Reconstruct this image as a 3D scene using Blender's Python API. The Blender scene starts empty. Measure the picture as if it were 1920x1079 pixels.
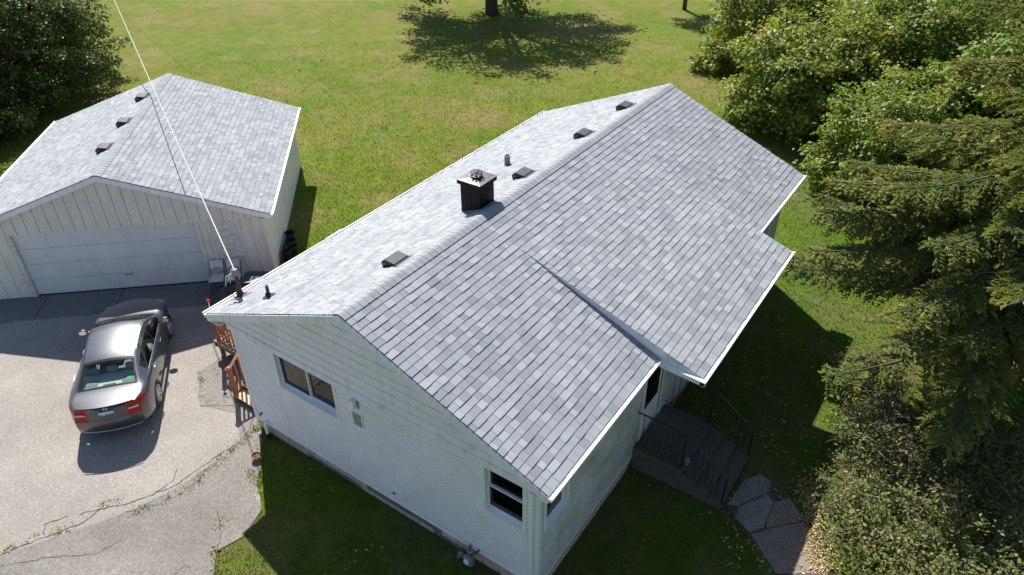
import bpy, math, random
import numpy as np
from mathutils import Vector, Matrix

scene = bpy.context.scene
R = math.radians
rng = np.random.default_rng(7)
random.seed(7)

# ---------------------------------------------------------------- camera
CAM_F, CAM_YAW, CAM_PITCH, CAM_ROLL = 1374.53, 0.6043, 0.6141, -0.0079   # focal length in photo pixels, radians
CAM_POS = (-6.365, -7.918, 12.477)
PW, PH = 1920.0, 1079.0
cyaw, syaw, cp, sp = math.cos(CAM_YAW), math.sin(CAM_YAW), math.cos(CAM_PITCH), math.sin(CAM_PITCH)
FWD = Vector((cp * cyaw, cp * syaw, -sp))
_r = Vector((syaw, -cyaw, 0)); _u = _r.cross(FWD)
RGT = _r * math.cos(CAM_ROLL) + _u * math.sin(CAM_ROLL)
UPV = -_r * math.sin(CAM_ROLL) + _u * math.cos(CAM_ROLL)
cam_data = bpy.data.cameras.new('camera'); cam = bpy.data.objects.new('camera', cam_data)
scene.collection.objects.link(cam)
cam_data.sensor_width = 36.0; cam_data.lens = 36.0 * CAM_F / PW
cam_data.clip_start = 0.1; cam_data.clip_end = 2000
M3 = Matrix((RGT, UPV, -FWD)).transposed()
cam.matrix_world = Matrix.Translation(CAM_POS) @ M3.to_4x4()
scene.camera = cam

# ---------------------------------------------------------------- sky, sun, exposure
SUN_AZ, SUN_EL = R(53.0), R(46.6)
world = bpy.data.worlds.new('World'); scene.world = world; world.use_nodes = True
wn = world.node_tree; wn.nodes.clear()
sky = wn.nodes.new('ShaderNodeTexSky'); sky.sky_type = 'NISHITA'; sky.sun_disc = False
sky.sun_elevation = SUN_EL; sky.sun_rotation = R(90.0) - SUN_AZ
sky.air_density = 1.0; sky.dust_density = 0.6; sky.ozone_density = 1.0
bg = wn.nodes.new('ShaderNodeBackground'); bg.inputs['Strength'].default_value = 0.072
wo = wn.nodes.new('ShaderNodeOutputWorld')
wn.links.new(sky.outputs[0], bg.inputs[0]); wn.links.new(bg.outputs[0], wo.inputs[0])
sl = bpy.data.lights.new('sun', 'SUN'); sl.energy = 4.6; sl.angle = R(0.55); sl.color = (1.0, 0.95, 0.87)
so = bpy.data.objects.new('sun', sl); scene.collection.objects.link(so)
SDIR = Vector((math.cos(SUN_EL) * math.cos(SUN_AZ), math.cos(SUN_EL) * math.sin(SUN_AZ), math.sin(SUN_EL)))
so.rotation_euler = (-SDIR).to_track_quat('-Z', 'Y').to_euler(); so.location = SDIR * 60
vs = scene.view_settings
vs.view_transform = 'Standard'; vs.look = 'None'; vs.gamma = 1.0; vs.use_curve_mapping = False
vs.exposure = 1.0

# ---------------------------------------------------------------- photo pixel -> point (distance from the plane it touches)
def at(px, py, z=0.0):
    d = FWD + RGT * ((px - PW / 2) / CAM_F) - UPV * ((py - PH / 2) / CAM_F)
    t = (z - CAM_POS[2]) / d.z
    return Vector(CAM_POS) + d * t
def projected(v):
    d = Vector(v) - Vector(CAM_POS); k = d.dot(FWD)
    return (PW / 2 + CAM_F * d.dot(RGT) / k, PH / 2 - CAM_F * d.dot(UPV) / k)

# ---------------------------------------------------------------- helpers
COL = scene.collection
def tag(o, label=None, cat=None, group=None, kind=None):
    if label: o['label'] = label
    if cat: o['category'] = cat
    if group: o['group'] = group
    if kind: o['kind'] = kind
    return o
def empty(name, loc=(0, 0, 0), rz=0.0, label=None, cat=None, group=None):
    o = bpy.data.objects.new(name, None); COL.objects.link(o)
    o.location = loc; o.rotation_euler = (0, 0, rz); o.empty_display_size = 0.2
    return tag(o, label, cat, group)
def link(name, me, mat=None, parent=None):
    o = bpy.data.objects.new(name, me); COL.objects.link(o)
    if mat is not None and not me.materials: me.materials.append(mat)
    if parent is not None: o.parent = parent
    return o
def copy_tree(o, parent=None):
    c = o.copy(); COL.objects.link(c)
    if parent is not None: c.parent = parent
    for ch in list(o.children): copy_tree(ch, c)
    return c

class MB:
    """collects polygons; build() links them as one mesh object"""
    def __init__(s): s.v = []; s.f = []; s.t = []
    def add(s, vs, fs, tone=0.5):
        b = len(s.v); s.v += [tuple(p) for p in vs]
        s.f += [tuple(i + b for i in f) for f in fs]; s.t += [tone] * len(fs); return s
    def quad(s, a, b, c, d, tone=0.5): return s.add([a, b, c, d], [(0, 1, 2, 3)], tone)
    def poly(s, pts, tone=0.5): return s.add(pts, [tuple(range(len(pts)))], tone)
    def box(s, lo, hi, tone=0.5, M=None):
        x0, y0, z0 = lo; x1, y1, z1 = hi
        P = [Vector(p) for p in ((x0, y0, z0), (x1, y0, z0), (x1, y1, z0), (x0, y1, z0), (x0, y0, z1), (x1, y0, z1), (x1, y1, z1), (x0, y1, z1))]
        if M is not None: P = [M @ p for p in P]
        return s.add(P, [(0, 3, 2, 1), (4, 5, 6, 7), (0, 1, 5, 4), (1, 2, 6, 5), (2, 3, 7, 6), (3, 0, 4, 7)], tone)
    def cbox(s, lo, hi, b=0.01, tone=0.5, M=None):
        """box with chamfered vertical and top edges"""
        x0, y0, z0 = lo; x1, y1, z1 = hi
        def ring(i, z): return [(x0 + b + i, y0 + i, z), (x1 - b - i, y0 + i, z), (x1 - i, y0 + b + i, z), (x1 - i, y1 - b - i, z), (x1 - b - i, y1 - i, z), (x0 + b + i, y1 - i, z), (x0 + i, y1 - b - i, z), (x0 + i, y0 + b + i, z)]
        P = ring(0, z0) + ring(0, z1 - b) + ring(b, z1)
        P = [Vector(p) for p in P]
        if M is not None: P = [M @ p for p in P]
        F = [tuple(reversed(range(8)))]
        for k in (0, 8):
            for i in range(8): F.append((k + i, k + (i + 1) % 8, k + 8 + (i + 1) % 8, k + 8 + i))
        F.append(tuple(range(16, 24)))
        return s.add(P, F, tone)
    def prism(s, pts, vec, tone=0.5):
        """extrude the polygon pts by vec, capped"""
        n = len(pts); A = [Vector(p) for p in pts]; B = [p + Vector(vec) for p in A]
        F = [tuple(reversed(range(n))), tuple(range(n, 2 * n))] + [(i, (i + 1) % n, n + (i + 1) % n, n + i) for i in range(n)]
        return s.add(A + B, F, tone)
    def tube(s, path, rad, n=6, tone=0.5, cap=True):
        path = [Vector(p) for p in path]; m = len(path)
        if not hasattr(rad, '__len__'): rad = [rad] * m
        t0 = (path[1] - path[0]).normalized()
        ref = Vector((0, 0, 1)) if abs(t0.z) < 0.9 else Vector((1, 0, 0))
        a = t0.cross(ref).normalized()
        P = []
        for i, p in enumerate(path):
            t = (path[min(i + 1, m - 1)] - path[max(i - 1, 0)]).normalized()
            a = (a - t * a.dot(t)).normalized(); b = t.cross(a)
            for k in range(n):
                an = 2 * math.pi * k / n
                P.append(p + (a * math.cos(an) + b * math.sin(an)) * rad[i])
        F = [(i * n + k, i * n + (k + 1) % n, (i + 1) * n + (k + 1) % n, (i + 1) * n + k) for i in range(m - 1) for k in range(n)]
        if cap: F += [tuple(reversed(range(n))), tuple(range((m - 1) * n, m * n))]
        return s.add(P, F, tone)
    def lathe(s, prof, n=20, M=None, tone=0.5):
        """profile of (radius, z) turned about z"""
        P = []
        for r, z in prof:
            for k in range(n):
                an = 2 * math.pi * k / n; P.append(Vector((r * math.cos(an), r * math.sin(an), z)))
        if M is not None: P = [M @ p for p in P]
        m = len(prof)
        F = [(i * n + k, i * n + (k + 1) % n, (i + 1) * n + (k + 1) % n, (i + 1) * n + k) for i in range(m - 1) for k in range(n)]
        return s.add(P, F, tone)
    def mesh(s, name, smooth=False, auto=None):
        me = bpy.data.meshes.new(name); me.from_pydata(s.v, [], s.f)
        at_ = me.attributes.new('tone', 'FLOAT', 'FACE'); at_.data.foreach_set('value', np.array(s.t, dtype=np.float32))
        if smooth: me.polygons.foreach_set('use_smooth', [True] * len(me.polygons))
        me.validate(); me.update()
        if auto is not None:
            try: me.set_sharp_from_angle(angle=R(auto))
            except Exception: pass
        return me
    def build(s, name, mat, parent=None, smooth=False, auto=None):
        return link(name, s.mesh(name, smooth, auto), mat, parent)

def fast_mesh(name, V, F, tone=None, smooth=False):
    """V (n,3) F (m,k) arrays -> mesh"""
    V = np.asarray(V, np.float32); F = np.asarray(F, np.int32); k = F.shape[1]
    me = bpy.data.meshes.new(name)
    me.vertices.add(len(V)); me.vertices.foreach_set('co', V.ravel())
    me.loops.add(F.size); me.loops.foreach_set('vertex_index', F.ravel())
    me.polygons.add(len(F)); me.polygons.foreach_set('loop_start', np.arange(0, F.size, k, dtype=np.int32))
    try: me.polygons.foreach_set('loop_total', np.full(len(F), k, np.int32))
    except Exception: pass
    if smooth: me.polygons.foreach_set('use_smooth', np.ones(len(F), bool))
    if tone is not None:
        a = me.attributes.new('tone', 'FLOAT', 'FACE'); a.data.foreach_set('value', np.asarray(tone, np.float32))
    me.update(calc_edges=True); me.validate(); return me

# ---------------------------------------------------------------- materials
class NT:
    def __init__(s, name):
        s.m = bpy.data.materials.new(name); s.m.use_nodes = True; s.t = s.m.node_tree
        s.b = s.t.nodes['Principled BSDF']; s.out = s.t.nodes['Material Output']
        s.co = None
    def n(s, typ, **k):
        nd = s.t.nodes.new(typ)
        for a, v in k.items(): setattr(nd, a, v)
        return nd
    def l(s, a, b): s.t.links.new(a, b)
    def coord(s):
        if s.co is None: s.co = s.n('ShaderNodeTexCoord').outputs['Object']
        return s.co
    def noise(s, scale, detail=4, rough=0.6, stretch=None, dim=None):
        c = s.coord()
        if stretch is not None:
            mp = s.n('ShaderNodeMapping'); mp.inputs['Scale'].default_value = stretch; s.l(c, mp.inputs[0]); c = mp.outputs[0]
        nz = s.n('ShaderNodeTexNoise'); nz.inputs['Scale'].default_value = scale
        nz.inputs['Detail'].default_value = detail; nz.inputs['Roughness'].default_value = rough
        s.l(c, nz.inputs['Vector']); return nz.outputs['Fac']
    def attr(s, name='tone'): return s.n('ShaderNodeAttribute', attribute_name=name).outputs['Fac']
    def ramp(s, fac, stops, interp='LINEAR'):
        r = s.n('ShaderNodeValToRGB'); r.color_ramp.interpolation = interp
        e = r.color_ramp.elements
        while len(e) < len(stops): e.new(0.5)
        for i, (p, c) in enumerate(stops):
            e[i].position = p; e[i].color = (c, c, c, 1) if not hasattr(c, '__len__') else (*c, 1)
        s.l(fac, r.inputs[0]); return r.outputs['Color']
    def mix(s, a, b, fac=0.5, typ='MIX'):
        m = s.n('ShaderNodeMix', data_type='RGBA', blend_type=typ)
        for sock, v in ((m.inputs['Factor'], fac), (m.inputs['A'], a), (m.inputs['B'], b)):
            if hasattr(v, 'is_linked'): s.l(v, sock)
            elif hasattr(v, '__len__'): sock.default_value = (*v, 1)
            else: sock.default_value = v if sock.type == 'VALUE' else (v, v, v, 1)
        return m.outputs['Result']
    def math(s, op, a, b=0.0):
        m = s.n('ShaderNodeMath', operation=op)
        for sock, v in ((m.inputs[0], a), (m.inputs[1], b)):
            if hasattr(v, 'is_linked'): s.l(v, sock)
            else: sock.default_value = v
        return m.outputs[0]
    def color(s, c):
        if hasattr(c, 'is_linked'): s.l(c, s.b.inputs['Base Color'])
        else: s.b.inputs['Base Color'].default_value = (*c, 1)
        return s
    def set(s, **k):
        for a, v in k.items():
            sock = s.b.inputs[a.replace('_', ' ')]
            if hasattr(v, 'is_linked'): s.l(v, sock)
            else: sock.default_value = v
        return s
    def bump(s, h, strength=0.3, dist=0.01):
        b = s.n('ShaderNodeBump'); b.inputs['Strength'].default_value = strength; b.inputs['Distance'].default_value = dist
        s.l(h, b.inputs['Height']); s.l(b.outputs[0], s.b.inputs['Normal']); return s

MAT = {}
def simple(name, c, rough=0.6, var=0.15, scale=6.0, metal=0.0, bump=0.0, bscale=60.0, spec=0.5):
    k = NT(name)
    a = tuple(x * (1 - var) for x in c); b = tuple(min(1, x * (1 + var)) for x in c)
    k.color(k.ramp(k.noise(scale, 5), [(0.3, a), (0.7, b)]))
    k.set(Roughness=rough, Metallic=metal, Specular_IOR_Level=spec)
    if bump: k.bump(k.noise(bscale, 3), bump, 0.004)
    MAT[name] = k.m; return k.m

def m_shingle(name, lo, hi):
    k = NT(name)
    base = k.ramp(k.attr(), [(0.0, lo), (1.0, hi)])
    gran = k.ramp(k.noise(170, 2, 0.8), [(0.3, 0.72), (0.7, 1.22)])
    broad = k.ramp(k.noise(0.8, 4, 0.6), [(0.3, 0.93), (0.7, 1.05)])
    k.color(k.mix(k.mix(base, gran, 0.75, 'MULTIPLY'), broad, 1.0, 'MULTIPLY'))
    k.set(Roughness=0.88, Specular_IOR_Level=0.3); k.bump(k.noise(220, 2), 0.35, 0.004)
    MAT[name] = k.m
m_shingle('shingle', (0.212, 0.228, 0.252), (0.322, 0.340, 0.366))
m_shingle('ridge', (0.235, 0.252, 0.272), (0.29, 0.307, 0.328))
simple('felt', (0.035, 0.036, 0.04), 0.9)
simple('white_metal', (0.80, 0.80, 0.79), 0.42, 0.03, 3)
simple('white_trim', (0.72, 0.73, 0.72), 0.5, 0.05, 4)
simple('black_metal', (0.016, 0.017, 0.02), 0.5, 0.3, 14)
simple('vent_metal', (0.03, 0.035, 0.047), 0.62, 0.2, 9, spec=0.3)
simple('iron', (0.012, 0.012, 0.013), 0.55, 0.3, 30)
simple('rust', (0.075, 0.03, 0.018), 0.8, 0.5, 25, bump=0.4)
simple('grey_metal', (0.22, 0.225, 0.24), 0.6, 0.15, 20, metal=0.6)
simple('meter_grey', (0.17, 0.19, 0.22), 0.5, 0.15, 12)
simple('pvc', (0.74, 0.76, 0.77), 0.4, 0.04)
simple('rubber', (0.012, 0.012, 0.013), 0.75, 0.3, 20)
simple('cedar', (0.27, 0.092, 0.03), 0.62, 0.45, 8, bump=0.3)
simple('cedar_pale', (0.52, 0.34, 0.2), 0.7, 0.3, 10)
simple('deck_grey', (0.30, 0.25, 0.2), 0.8, 0.3, 10)
simple('interior', (0.12, 0.10, 0.085), 0.9, 0.3, 1.5)
simple('rope', (0.5, 0.49, 0.46), 0.85, 0.15, 40)
simple('wire', (0.13, 0.14, 0.12), 0.6, 0.1)
simple('blue_plastic', (0.01, 0.035, 0.33), 0.45, 0.1)
simple('dark_plastic', (0.02, 0.022, 0.026), 0.5, 0.2)
simple('pot_plastic', (0.008, 0.008, 0.009), 0.55, 0.2)
simple('chair_cream', (0.52, 0.53, 0.53), 0.6, 0.2, 5)
simple('terracotta', (0.42, 0.15, 0.075), 0.8, 0.2, 10)
simple('red_plastic', (0.6, 0.03, 0.02), 0.4, 0.1)
simple('bark', (0.085, 0.062, 0.048), 0.9, 0.5, 14, bump=0.8, bscale=30)
simple('twig', (0.19, 0.15, 0.125), 0.9, 0.4, 8)
simple('deadwood', (0.23, 0.19, 0.165), 0.9, 0.4, 8)

def m_siding(name, base, dirt, dirt_amt, green=None):
    k = NT(name)
    c = k.mix(base, tuple(x * 0.9 for x in base), k.ramp(k.noise(1.2, 4), [(0.35, 0.0), (0.7, 1.0)]))
    st = k.noise(3.0, 6, 0.7, (2.6, 2.6, 0.35))                       # vertical rain streaks
    c = k.mix(c, dirt, k.math('MULTIPLY', k.ramp(st, [(0.5, 0.0), (0.78, 1.0)]), dirt_amt))
    sp = k.noise(1.6, 7, 0.75)                                         # mildew patches
    c = k.mix(c, dirt, k.math('MULTIPLY', k.ramp(sp, [(0.55, 0.0), (0.75, 1.0)]), dirt_amt))
    if green:
        g = k.noise(1.1, 6, 0.7, (1.0, 1.0, 1.6))
        c = k.mix(c, green, k.math('MULTIPLY', k.ramp(g, [(0.42, 0.0), (0.68, 1.0)]), 0.75))
    c = k.mix(c, tuple(x * 0.6 for x in dirt), k.math('MULTIPLY', k.ramp(k.attr('cove_dark'), [(0.0, 0.0), (1.0, 1.0)]), k.ramp(k.noise(2.2, 5, 0.7), [(0.3, 0.35), (0.7, 0.9)])))
    k.color(c).set(Roughness=0.55); k.bump(k.noise(40, 3, 0.6, (0.3, 0.3, 4)), 0.1, 0.003)
    MAT[name] = k.m
m_siding('siding', (0.85, 0.82, 0.84), (0.36, 0.35, 0.33), 0.2)
m_siding('siding_gable', (0.77, 0.75, 0.78), (0.22, 0.23, 0.24), 0.42)
m_siding('siding_mossy', (0.64, 0.65, 0.60), (0.30, 0.30, 0.26), 0.5, (0.27, 0.30, 0.17))
m_siding('garage_board', (0.66, 0.64, 0.61), (0.36, 0.32, 0.28), 0.45)
m_siding('garage_side', (0.70, 0.71, 0.71), (0.36, 0.35, 0.33), 0.6)
m_siding('door_paint', (0.62, 0.64, 0.67), (0.30, 0.27, 0.24), 0.25)

def m_peel():
    k = NT('peeled_board')
    bare = k.ramp(k.noise(5, 5, 0.6, (1, 1, 5)), [(0.3, (0.30, 0.27, 0.25)), (0.7, (0.46, 0.42, 0.39))])
    c = k.mix((0.60, 0.60, 0.61), bare, k.ramp(k.noise(4.5, 10, 0.82, (1, 1, 3.5)), [(0.46, 0.0), (0.60, 0.85)]))
    c = k.mix(c, (0.10, 0.09, 0.085), k.ramp(k.noise(11, 9, 0.85, (1, 1, 2)), [(0.64, 0.0), (0.72, 0.9)]))
    k.color(c).set(Roughness=0.8); MAT['peeled_board'] = k.m
m_peel()
def m_block():
    k = NT('concrete_block')
    c = k.ramp(k.attr(), [(0.0, (0.12, 0.135, 0.15)), (0.45, (0.17, 0.165, 0.16)), (0.55, (0.44, 0.35, 0.27)), (1.0, (0.52, 0.42, 0.34))])
    k.color(k.mix(c, k.ramp(k.noise(12, 6, 0.7), [(0.3, 0.7), (0.7, 1.15)]), 1.0, 'MULTIPLY')).set(Roughness=0.9)
    k.bump(k.noise(70, 4), 0.5, 0.006); MAT['concrete_block'] = k.m
m_block()
def m_glass(name, tint, rough=0.02):
    k = NT(name); t = k.t
    tr = k.n('ShaderNodeBsdfTransparent'); tr.inputs[0].default_value = (*tint, 1)
    gl = k.n('ShaderNodeBsdfGlossy'); gl.inputs['Roughness'].default_value = rough
    lw = k.n('ShaderNodeLayerWeight'); lw.inputs['Blend'].default_value = 0.5
    fr = k.math('ADD', k.math('MULTIPLY', k.math('POWER', lw.outputs['Facing'], 5.0), 0.9), 0.045)
    mx = k.n('ShaderNodeMixShader'); k.l(fr, mx.inputs[0]); k.l(tr.outputs[0], mx.inputs[1]); k.l(gl.outputs[0], mx.inputs[2])
    k.l(mx.outputs[0], k.out.inputs[0]); MAT[name] = k.m
m_glass('window_glass', (0.6, 0.62, 0.62)); m_glass('car_glass', (0.70, 0.80, 0.78)); m_glass('table_glass', (0.5, 0.62, 0.56), 0.12)
# ================================================================ ground
def grass_colour(k, gain):
    g = lambda *c: tuple(v * gain for v in c)
    c = k.ramp(k.noise(0.13, 5, 0.6), [(0.30, g(0.105, 0.175, 0.010)), (0.48, g(0.150, 0.190, 0.016)), (0.66, g(0.195, 0.195, 0.035))])
    c = k.mix(c, g(0.095, 0.19, 0.008), k.math('MULTIPLY', k.ramp(k.noise(0.22, 5, 0.65, (1, 1.6, 1)), [(0.52, 0.0), (0.66, 1.0)]), 0.75))      # lush patches
    c = k.mix(c, g(0.25, 0.205, 0.075), k.math('MULTIPLY', k.ramp(k.noise(0.31, 6, 0.7, (1.5, 1, 1)), [(0.48, 0.0), (0.66, 1.0)]), 0.85))       # dry, worn patches
    c = k.mix(c, g(0.30, 0.25, 0.13), k.math('MULTIPLY', k.ramp(k.noise(0.55, 5, 0.75), [(0.62, 0.0), (0.74, 1.0)]), 0.85))
    c = k.mix(c, k.ramp(k.noise(1.7, 7, 0.8), [(0.3, 0.72), (0.7, 1.22)]), 1.0, 'MULTIPLY')
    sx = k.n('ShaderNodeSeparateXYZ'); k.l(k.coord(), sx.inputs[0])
    shade_mask = k.math('MULTIPLY', k.ramp(k.math('MULTIPLY', k.math('ADD', sx.outputs[1], 12.0), 0.05), [(0.55, 1.0), (0.85, 0.0)]), k.ramp(k.noise(0.3, 4, 0.6), [(0.3, 0.45), (0.6, 1.0)]))  # shade on the house's dark side put into the grass colour, by y
    return k.mix(c, k.mix(c, (0.68, 0.85, 0.9), 1.0, 'MULTIPLY'), shade_mask)
def m_lawn():
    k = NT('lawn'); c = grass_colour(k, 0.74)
    c = k.mix(c, k.ramp(k.noise(11, 6, 0.85), [(0.25, 0.66), (0.75, 1.3)]), 0.85, 'MULTIPLY')
    k.color(c).set(Roughness=0.95, Specular_IOR_Level=0.15); k.bump(k.noise(14, 6, 0.85), 0.55, 0.05)
    MAT['lawn'] = k.m
m_lawn()
def m_blade():
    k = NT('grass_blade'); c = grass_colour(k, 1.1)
    c = k.mix(c, k.ramp(k.attr(), [(0.0, 0.8), (1.0, 1.3)]), 0.9, 'MULTIPLY')
    k.color(c).set(Roughness=0.6, Specular_IOR_Level=0.2)
    tl = k.n('ShaderNodeBsdfTranslucent'); k.l(c, tl.inputs[0])
    mx = k.n('ShaderNodeMixShader'); mx.inputs[0].default_value = 0.5
    k.l(k.b.outputs[0], mx.inputs[1]); k.l(tl.outputs[0], mx.inputs[2]); k.l(mx.outputs[0], k.out.inputs[0])
    MAT['grass_blade'] = k.m
m_blade()
def m_asphalt(name, lo, hi, speck):
    k = NT(name)
    c = k.ramp(k.noise(0.55, 6, 0.65), [(0.3, lo), (0.7, hi)])
    c = k.mix(c, tuple(x * 0.62 for x in lo), k.math('MULTIPLY', k.ramp(k.noise(0.3, 5, 0.6, (1, 0.45, 1)), [(0.55, 0.0), (0.75, 1.0)]), 0.45))
    g = k.mix(k.ramp(k.noise(55, 3, 0.9), [(0.28, 1 - speck), (0.72, 1 + speck)]), k.ramp(k.noise(19, 5, 0.85), [(0.3, 1 - speck * 0.6), (0.7, 1 + speck * 0.6)]), 1.0, 'MULTIPLY')
    k.color(k.mix(c, g, 1.0, 'MULTIPLY')).set(Roughness=0.92, Specular_IOR_Level=0.25)
    k.bump(k.noise(60, 3, 0.8), 0.6, 0.012); MAT[name] = k.m
m_asphalt('asphalt', (0.225, 0.207, 0.186), (0.312, 0.289, 0.262), 0.5)
m_asphalt('gravel', (0.16, 0.148, 0.135), (0.235, 0.218, 0.2), 0.75)
m_asphalt('apron', (0.12, 0.122, 0.125), (0.19, 0.19, 0.188), 0.25)
m_asphalt('walk', (0.19, 0.155, 0.135), (0.26, 0.215, 0.19), 0.25)
m_asphalt('walk_grey', (0.165, 0.155, 0.143), (0.30, 0.285, 0.265), 0.5)
m_asphalt('stoop', (0.075, 0.066, 0.055), (0.135, 0.12, 0.1), 0.4)
simple('crack', (0.035, 0.032, 0.028), 0.95, 0.4, 6)
simple('soil', (0.09, 0.065, 0.045), 0.95, 0.5, 9, bump=0.6)

g = MB(); N = 60
# the lawn: one sheet out to the horizon, finely divided near the house so it can undulate
xs = np.concatenate([[-900, -300, -90], np.linspace(-30, 90, 61), [140, 300, 900]])
ys = np.concatenate([[-900, -300, -90], np.linspace(-40, 100, 71), [150, 300, 900]])
def lawn_z(x, y):
    far = min(1.0, max(0.0, (math.hypot(x - 4, y - 4) - 17) / 12))
    return far * (0.10 * math.sin(x * 0.21 + 1.0) * math.cos(y * 0.17) + 0.05 * math.sin(x * 0.53 + y * 0.41))
V = [(x, y, lawn_z(x, y)) for x in xs for y in ys]; ny = len(ys)
F = [(i * ny + j, (i + 1) * ny + j, (i + 1) * ny + j + 1, i * ny + j + 1) for i in range(len(xs) - 1) for j in range(ny - 1)]
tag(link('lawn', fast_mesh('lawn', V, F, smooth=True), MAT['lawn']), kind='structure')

def sheet(name, pts, z, mat, th=0.03, parent=None):
    m = MB(); m.prism([(p[0], p[1], z - th) for p in pts], (0, 0, th)); o = m.build(name, MAT[mat], parent); return o
def P(px, py, z=0.0):
    v = at(px, py, z); return (v.x, v.y)
def rough_edge(pts, amp=0.05, step=0.25, skip=()):
    out = []
    for i in range(len(pts)):
        a, b = Vector(pts[i]), Vector(pts[(i + 1) % len(pts)]); L = (b - a).length
        n = 1 if i in skip else max(1, int(L / step)); d = (b - a).normalized(); nn = Vector((-d.y, d.x))
        for k in range(n):
            q = a + (b - a) * (k / n)
            if k: q = q + nn * random.uniform(-amp, amp)
            out.append((q.x, q.y))
    return out
GX, GY, GA, GW, GL, GZE, GZR = 1.8672, 11.1835, 0.7377, 4.2321, 8.1086, 2.2809, 3.7796
gc, gs = math.cos(GA), math.sin(GA)
def gar(l, m): return (GX + gc * l - gs * m, GY + gs * l + gc * m)

# asphalt drive: runs out of frame to the left and towards the camera, ends at the concrete apron
drive = [P(400, 1079), P(405, 1035), P(455, 1008), P(490, 957), P(478, 890), (0.36, 4.05), (1.05, 4.6), (2.3, 5.4), (3.7, 6.5), gar(-1.0, -4.1), gar(-1.0, 3.2), gar(-1.25, 4.4), (-12, 18), (-14, 2), (-6.0, -1.5)]
o = sheet('driveway', rough_edge(drive, 0.035, 0.3, skip=(9, 10, 11, 12, 13)), 0.012, 'asphalt'); tag(o, kind='structure'); DRIVE = o
# worn, gravelly strip of old asphalt beside the house
strip = [P(372, 700), P(425, 664), (1.6, 4.4), (0.34, 4.0), P(490, 812), P(488, 880), P(478, 930), P(491, 955), P(455, 1008), P(405, 1035), P(400, 1079), (-6.0, -1.4), (-9.5, 3.0), P(0, 1042), P(90, 1012), P(235, 962), P(330, 915), P(400, 868), P(452, 832), P(440, 775), P(375, 762)]
o = sheet('gravel_strip', rough_edge(strip, 0.03, 0.22), 0.017, 'gravel', 0.004); tag(o, kind='structure')
apr = empty('garage_apron', (0, 0, 0)); tag(apr, kind='structure')
for a, b in ((-4.3, -2.2), (-2.2, 0.4), (0.4, 2.5), (2.5, 4.25)):
    m = MB(); q = [gar(0.18, a + 0.012), gar(-1.0, a + 0.012), gar(-1.0, b - 0.012), gar(0.18, b - 0.012)]
    m.prism([(p[0], p[1], -0.04) for p in q], (0, 0, 0.064)); m.build('concrete_slab', MAT['apron'], apr)

def crack(px, width=0.02, name='crack', mat='crack', z=0.0195, parent=None):
    pts = [Vector((*P(*p), 0)) for p in px]; fine = []
    for a, b in zip(pts[:-1], pts[1:]):
        n = max(2, int((b - a).length / 0.09)); d = (b - a).normalized(); nn = Vector((-d.y, d.x, 0))
        for k in range(n): fine.append(a + (b - a) * (k / n) + nn * random.uniform(-0.022, 0.022))
    fine.append(pts[-1]); m = MB()
    for i in range(len(fine) - 1):
        d = (fine[i + 1] - fine[i]).normalized(); nn = Vector((-d.y, d.x, 0))
        w0 = width * random.uniform(0.4, 1.1); w1 = width * random.uniform(0.4, 1.1)
        m.quad(*[(q.x, q.y, z) for q in (fine[i] - nn * w0 / 2, fine[i + 1] - nn * w1 / 2, fine[i + 1] + nn * w1 / 2, fine[i] + nn * w0 / 2)])
    return m.build(name, MAT[mat], parent)
CR = [[(0, 1040), (80, 1010), (150, 985), (190, 955)], [(82, 1005), (85, 985), (130, 968)], [(150, 965), (240, 945), (330, 912), (372, 880), (420, 848), (450, 830)],
      [(235, 962), (300, 945), (345, 925), (365, 905)], [(285, 930), (325, 903), (333, 880)], [(0, 1062), (110, 1045), (180, 1040), (225, 1015)], [(330, 1079), (345, 1062), (357, 1066)],
      [(452, 832), (470, 800), (478, 780)], [(375, 762), (440, 762)], [(410, 960), (415, 1000), (408, 1035)]]
for c in CR: crack(c, 0.016, parent=DRIVE)

# front walk: broken grey slab, then brown slabs
walk = empty('front_walk'); tag(walk, kind='structure')
sheet('walk_bed', rough_edge([P(*p) for p in ((1358, 952), (1396, 896), (1430, 885), (1486, 934), (1512, 978), (1556, 1079), (1500, 1090), (1400, 1008), (1378, 978))], 0.03, 0.15), 0.014, 'soil', 0.004, walk)
for pts, mt in (([(1362, 948), (1398, 900), (1428, 891), (1446, 906), (1440, 926), (1384, 949)], 'walk_grey'), ([(1384, 952), (1440, 929), (1449, 944), (1432, 991), (1406, 1000), (1382, 975)], 'walk_grey'),
                ([(1451, 943), (1482, 938), (1507, 976), (1434, 992)], 'walk'), ([(1407, 1003), (1507, 979), (1550, 1076), (1455, 1077)], 'walk'), ([(1456, 1080), (1550, 1079), (1620, 1210), (1500, 1215)], 'walk')):
    q = rough_edge([P(*p) for p in pts], 0.012, 0.12); m = MB(); m.prism([(p[0], p[1], -0.03) for p in q], (0, 0, 0.055)); m.build('paving_slab', MAT[mt], walk)
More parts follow.
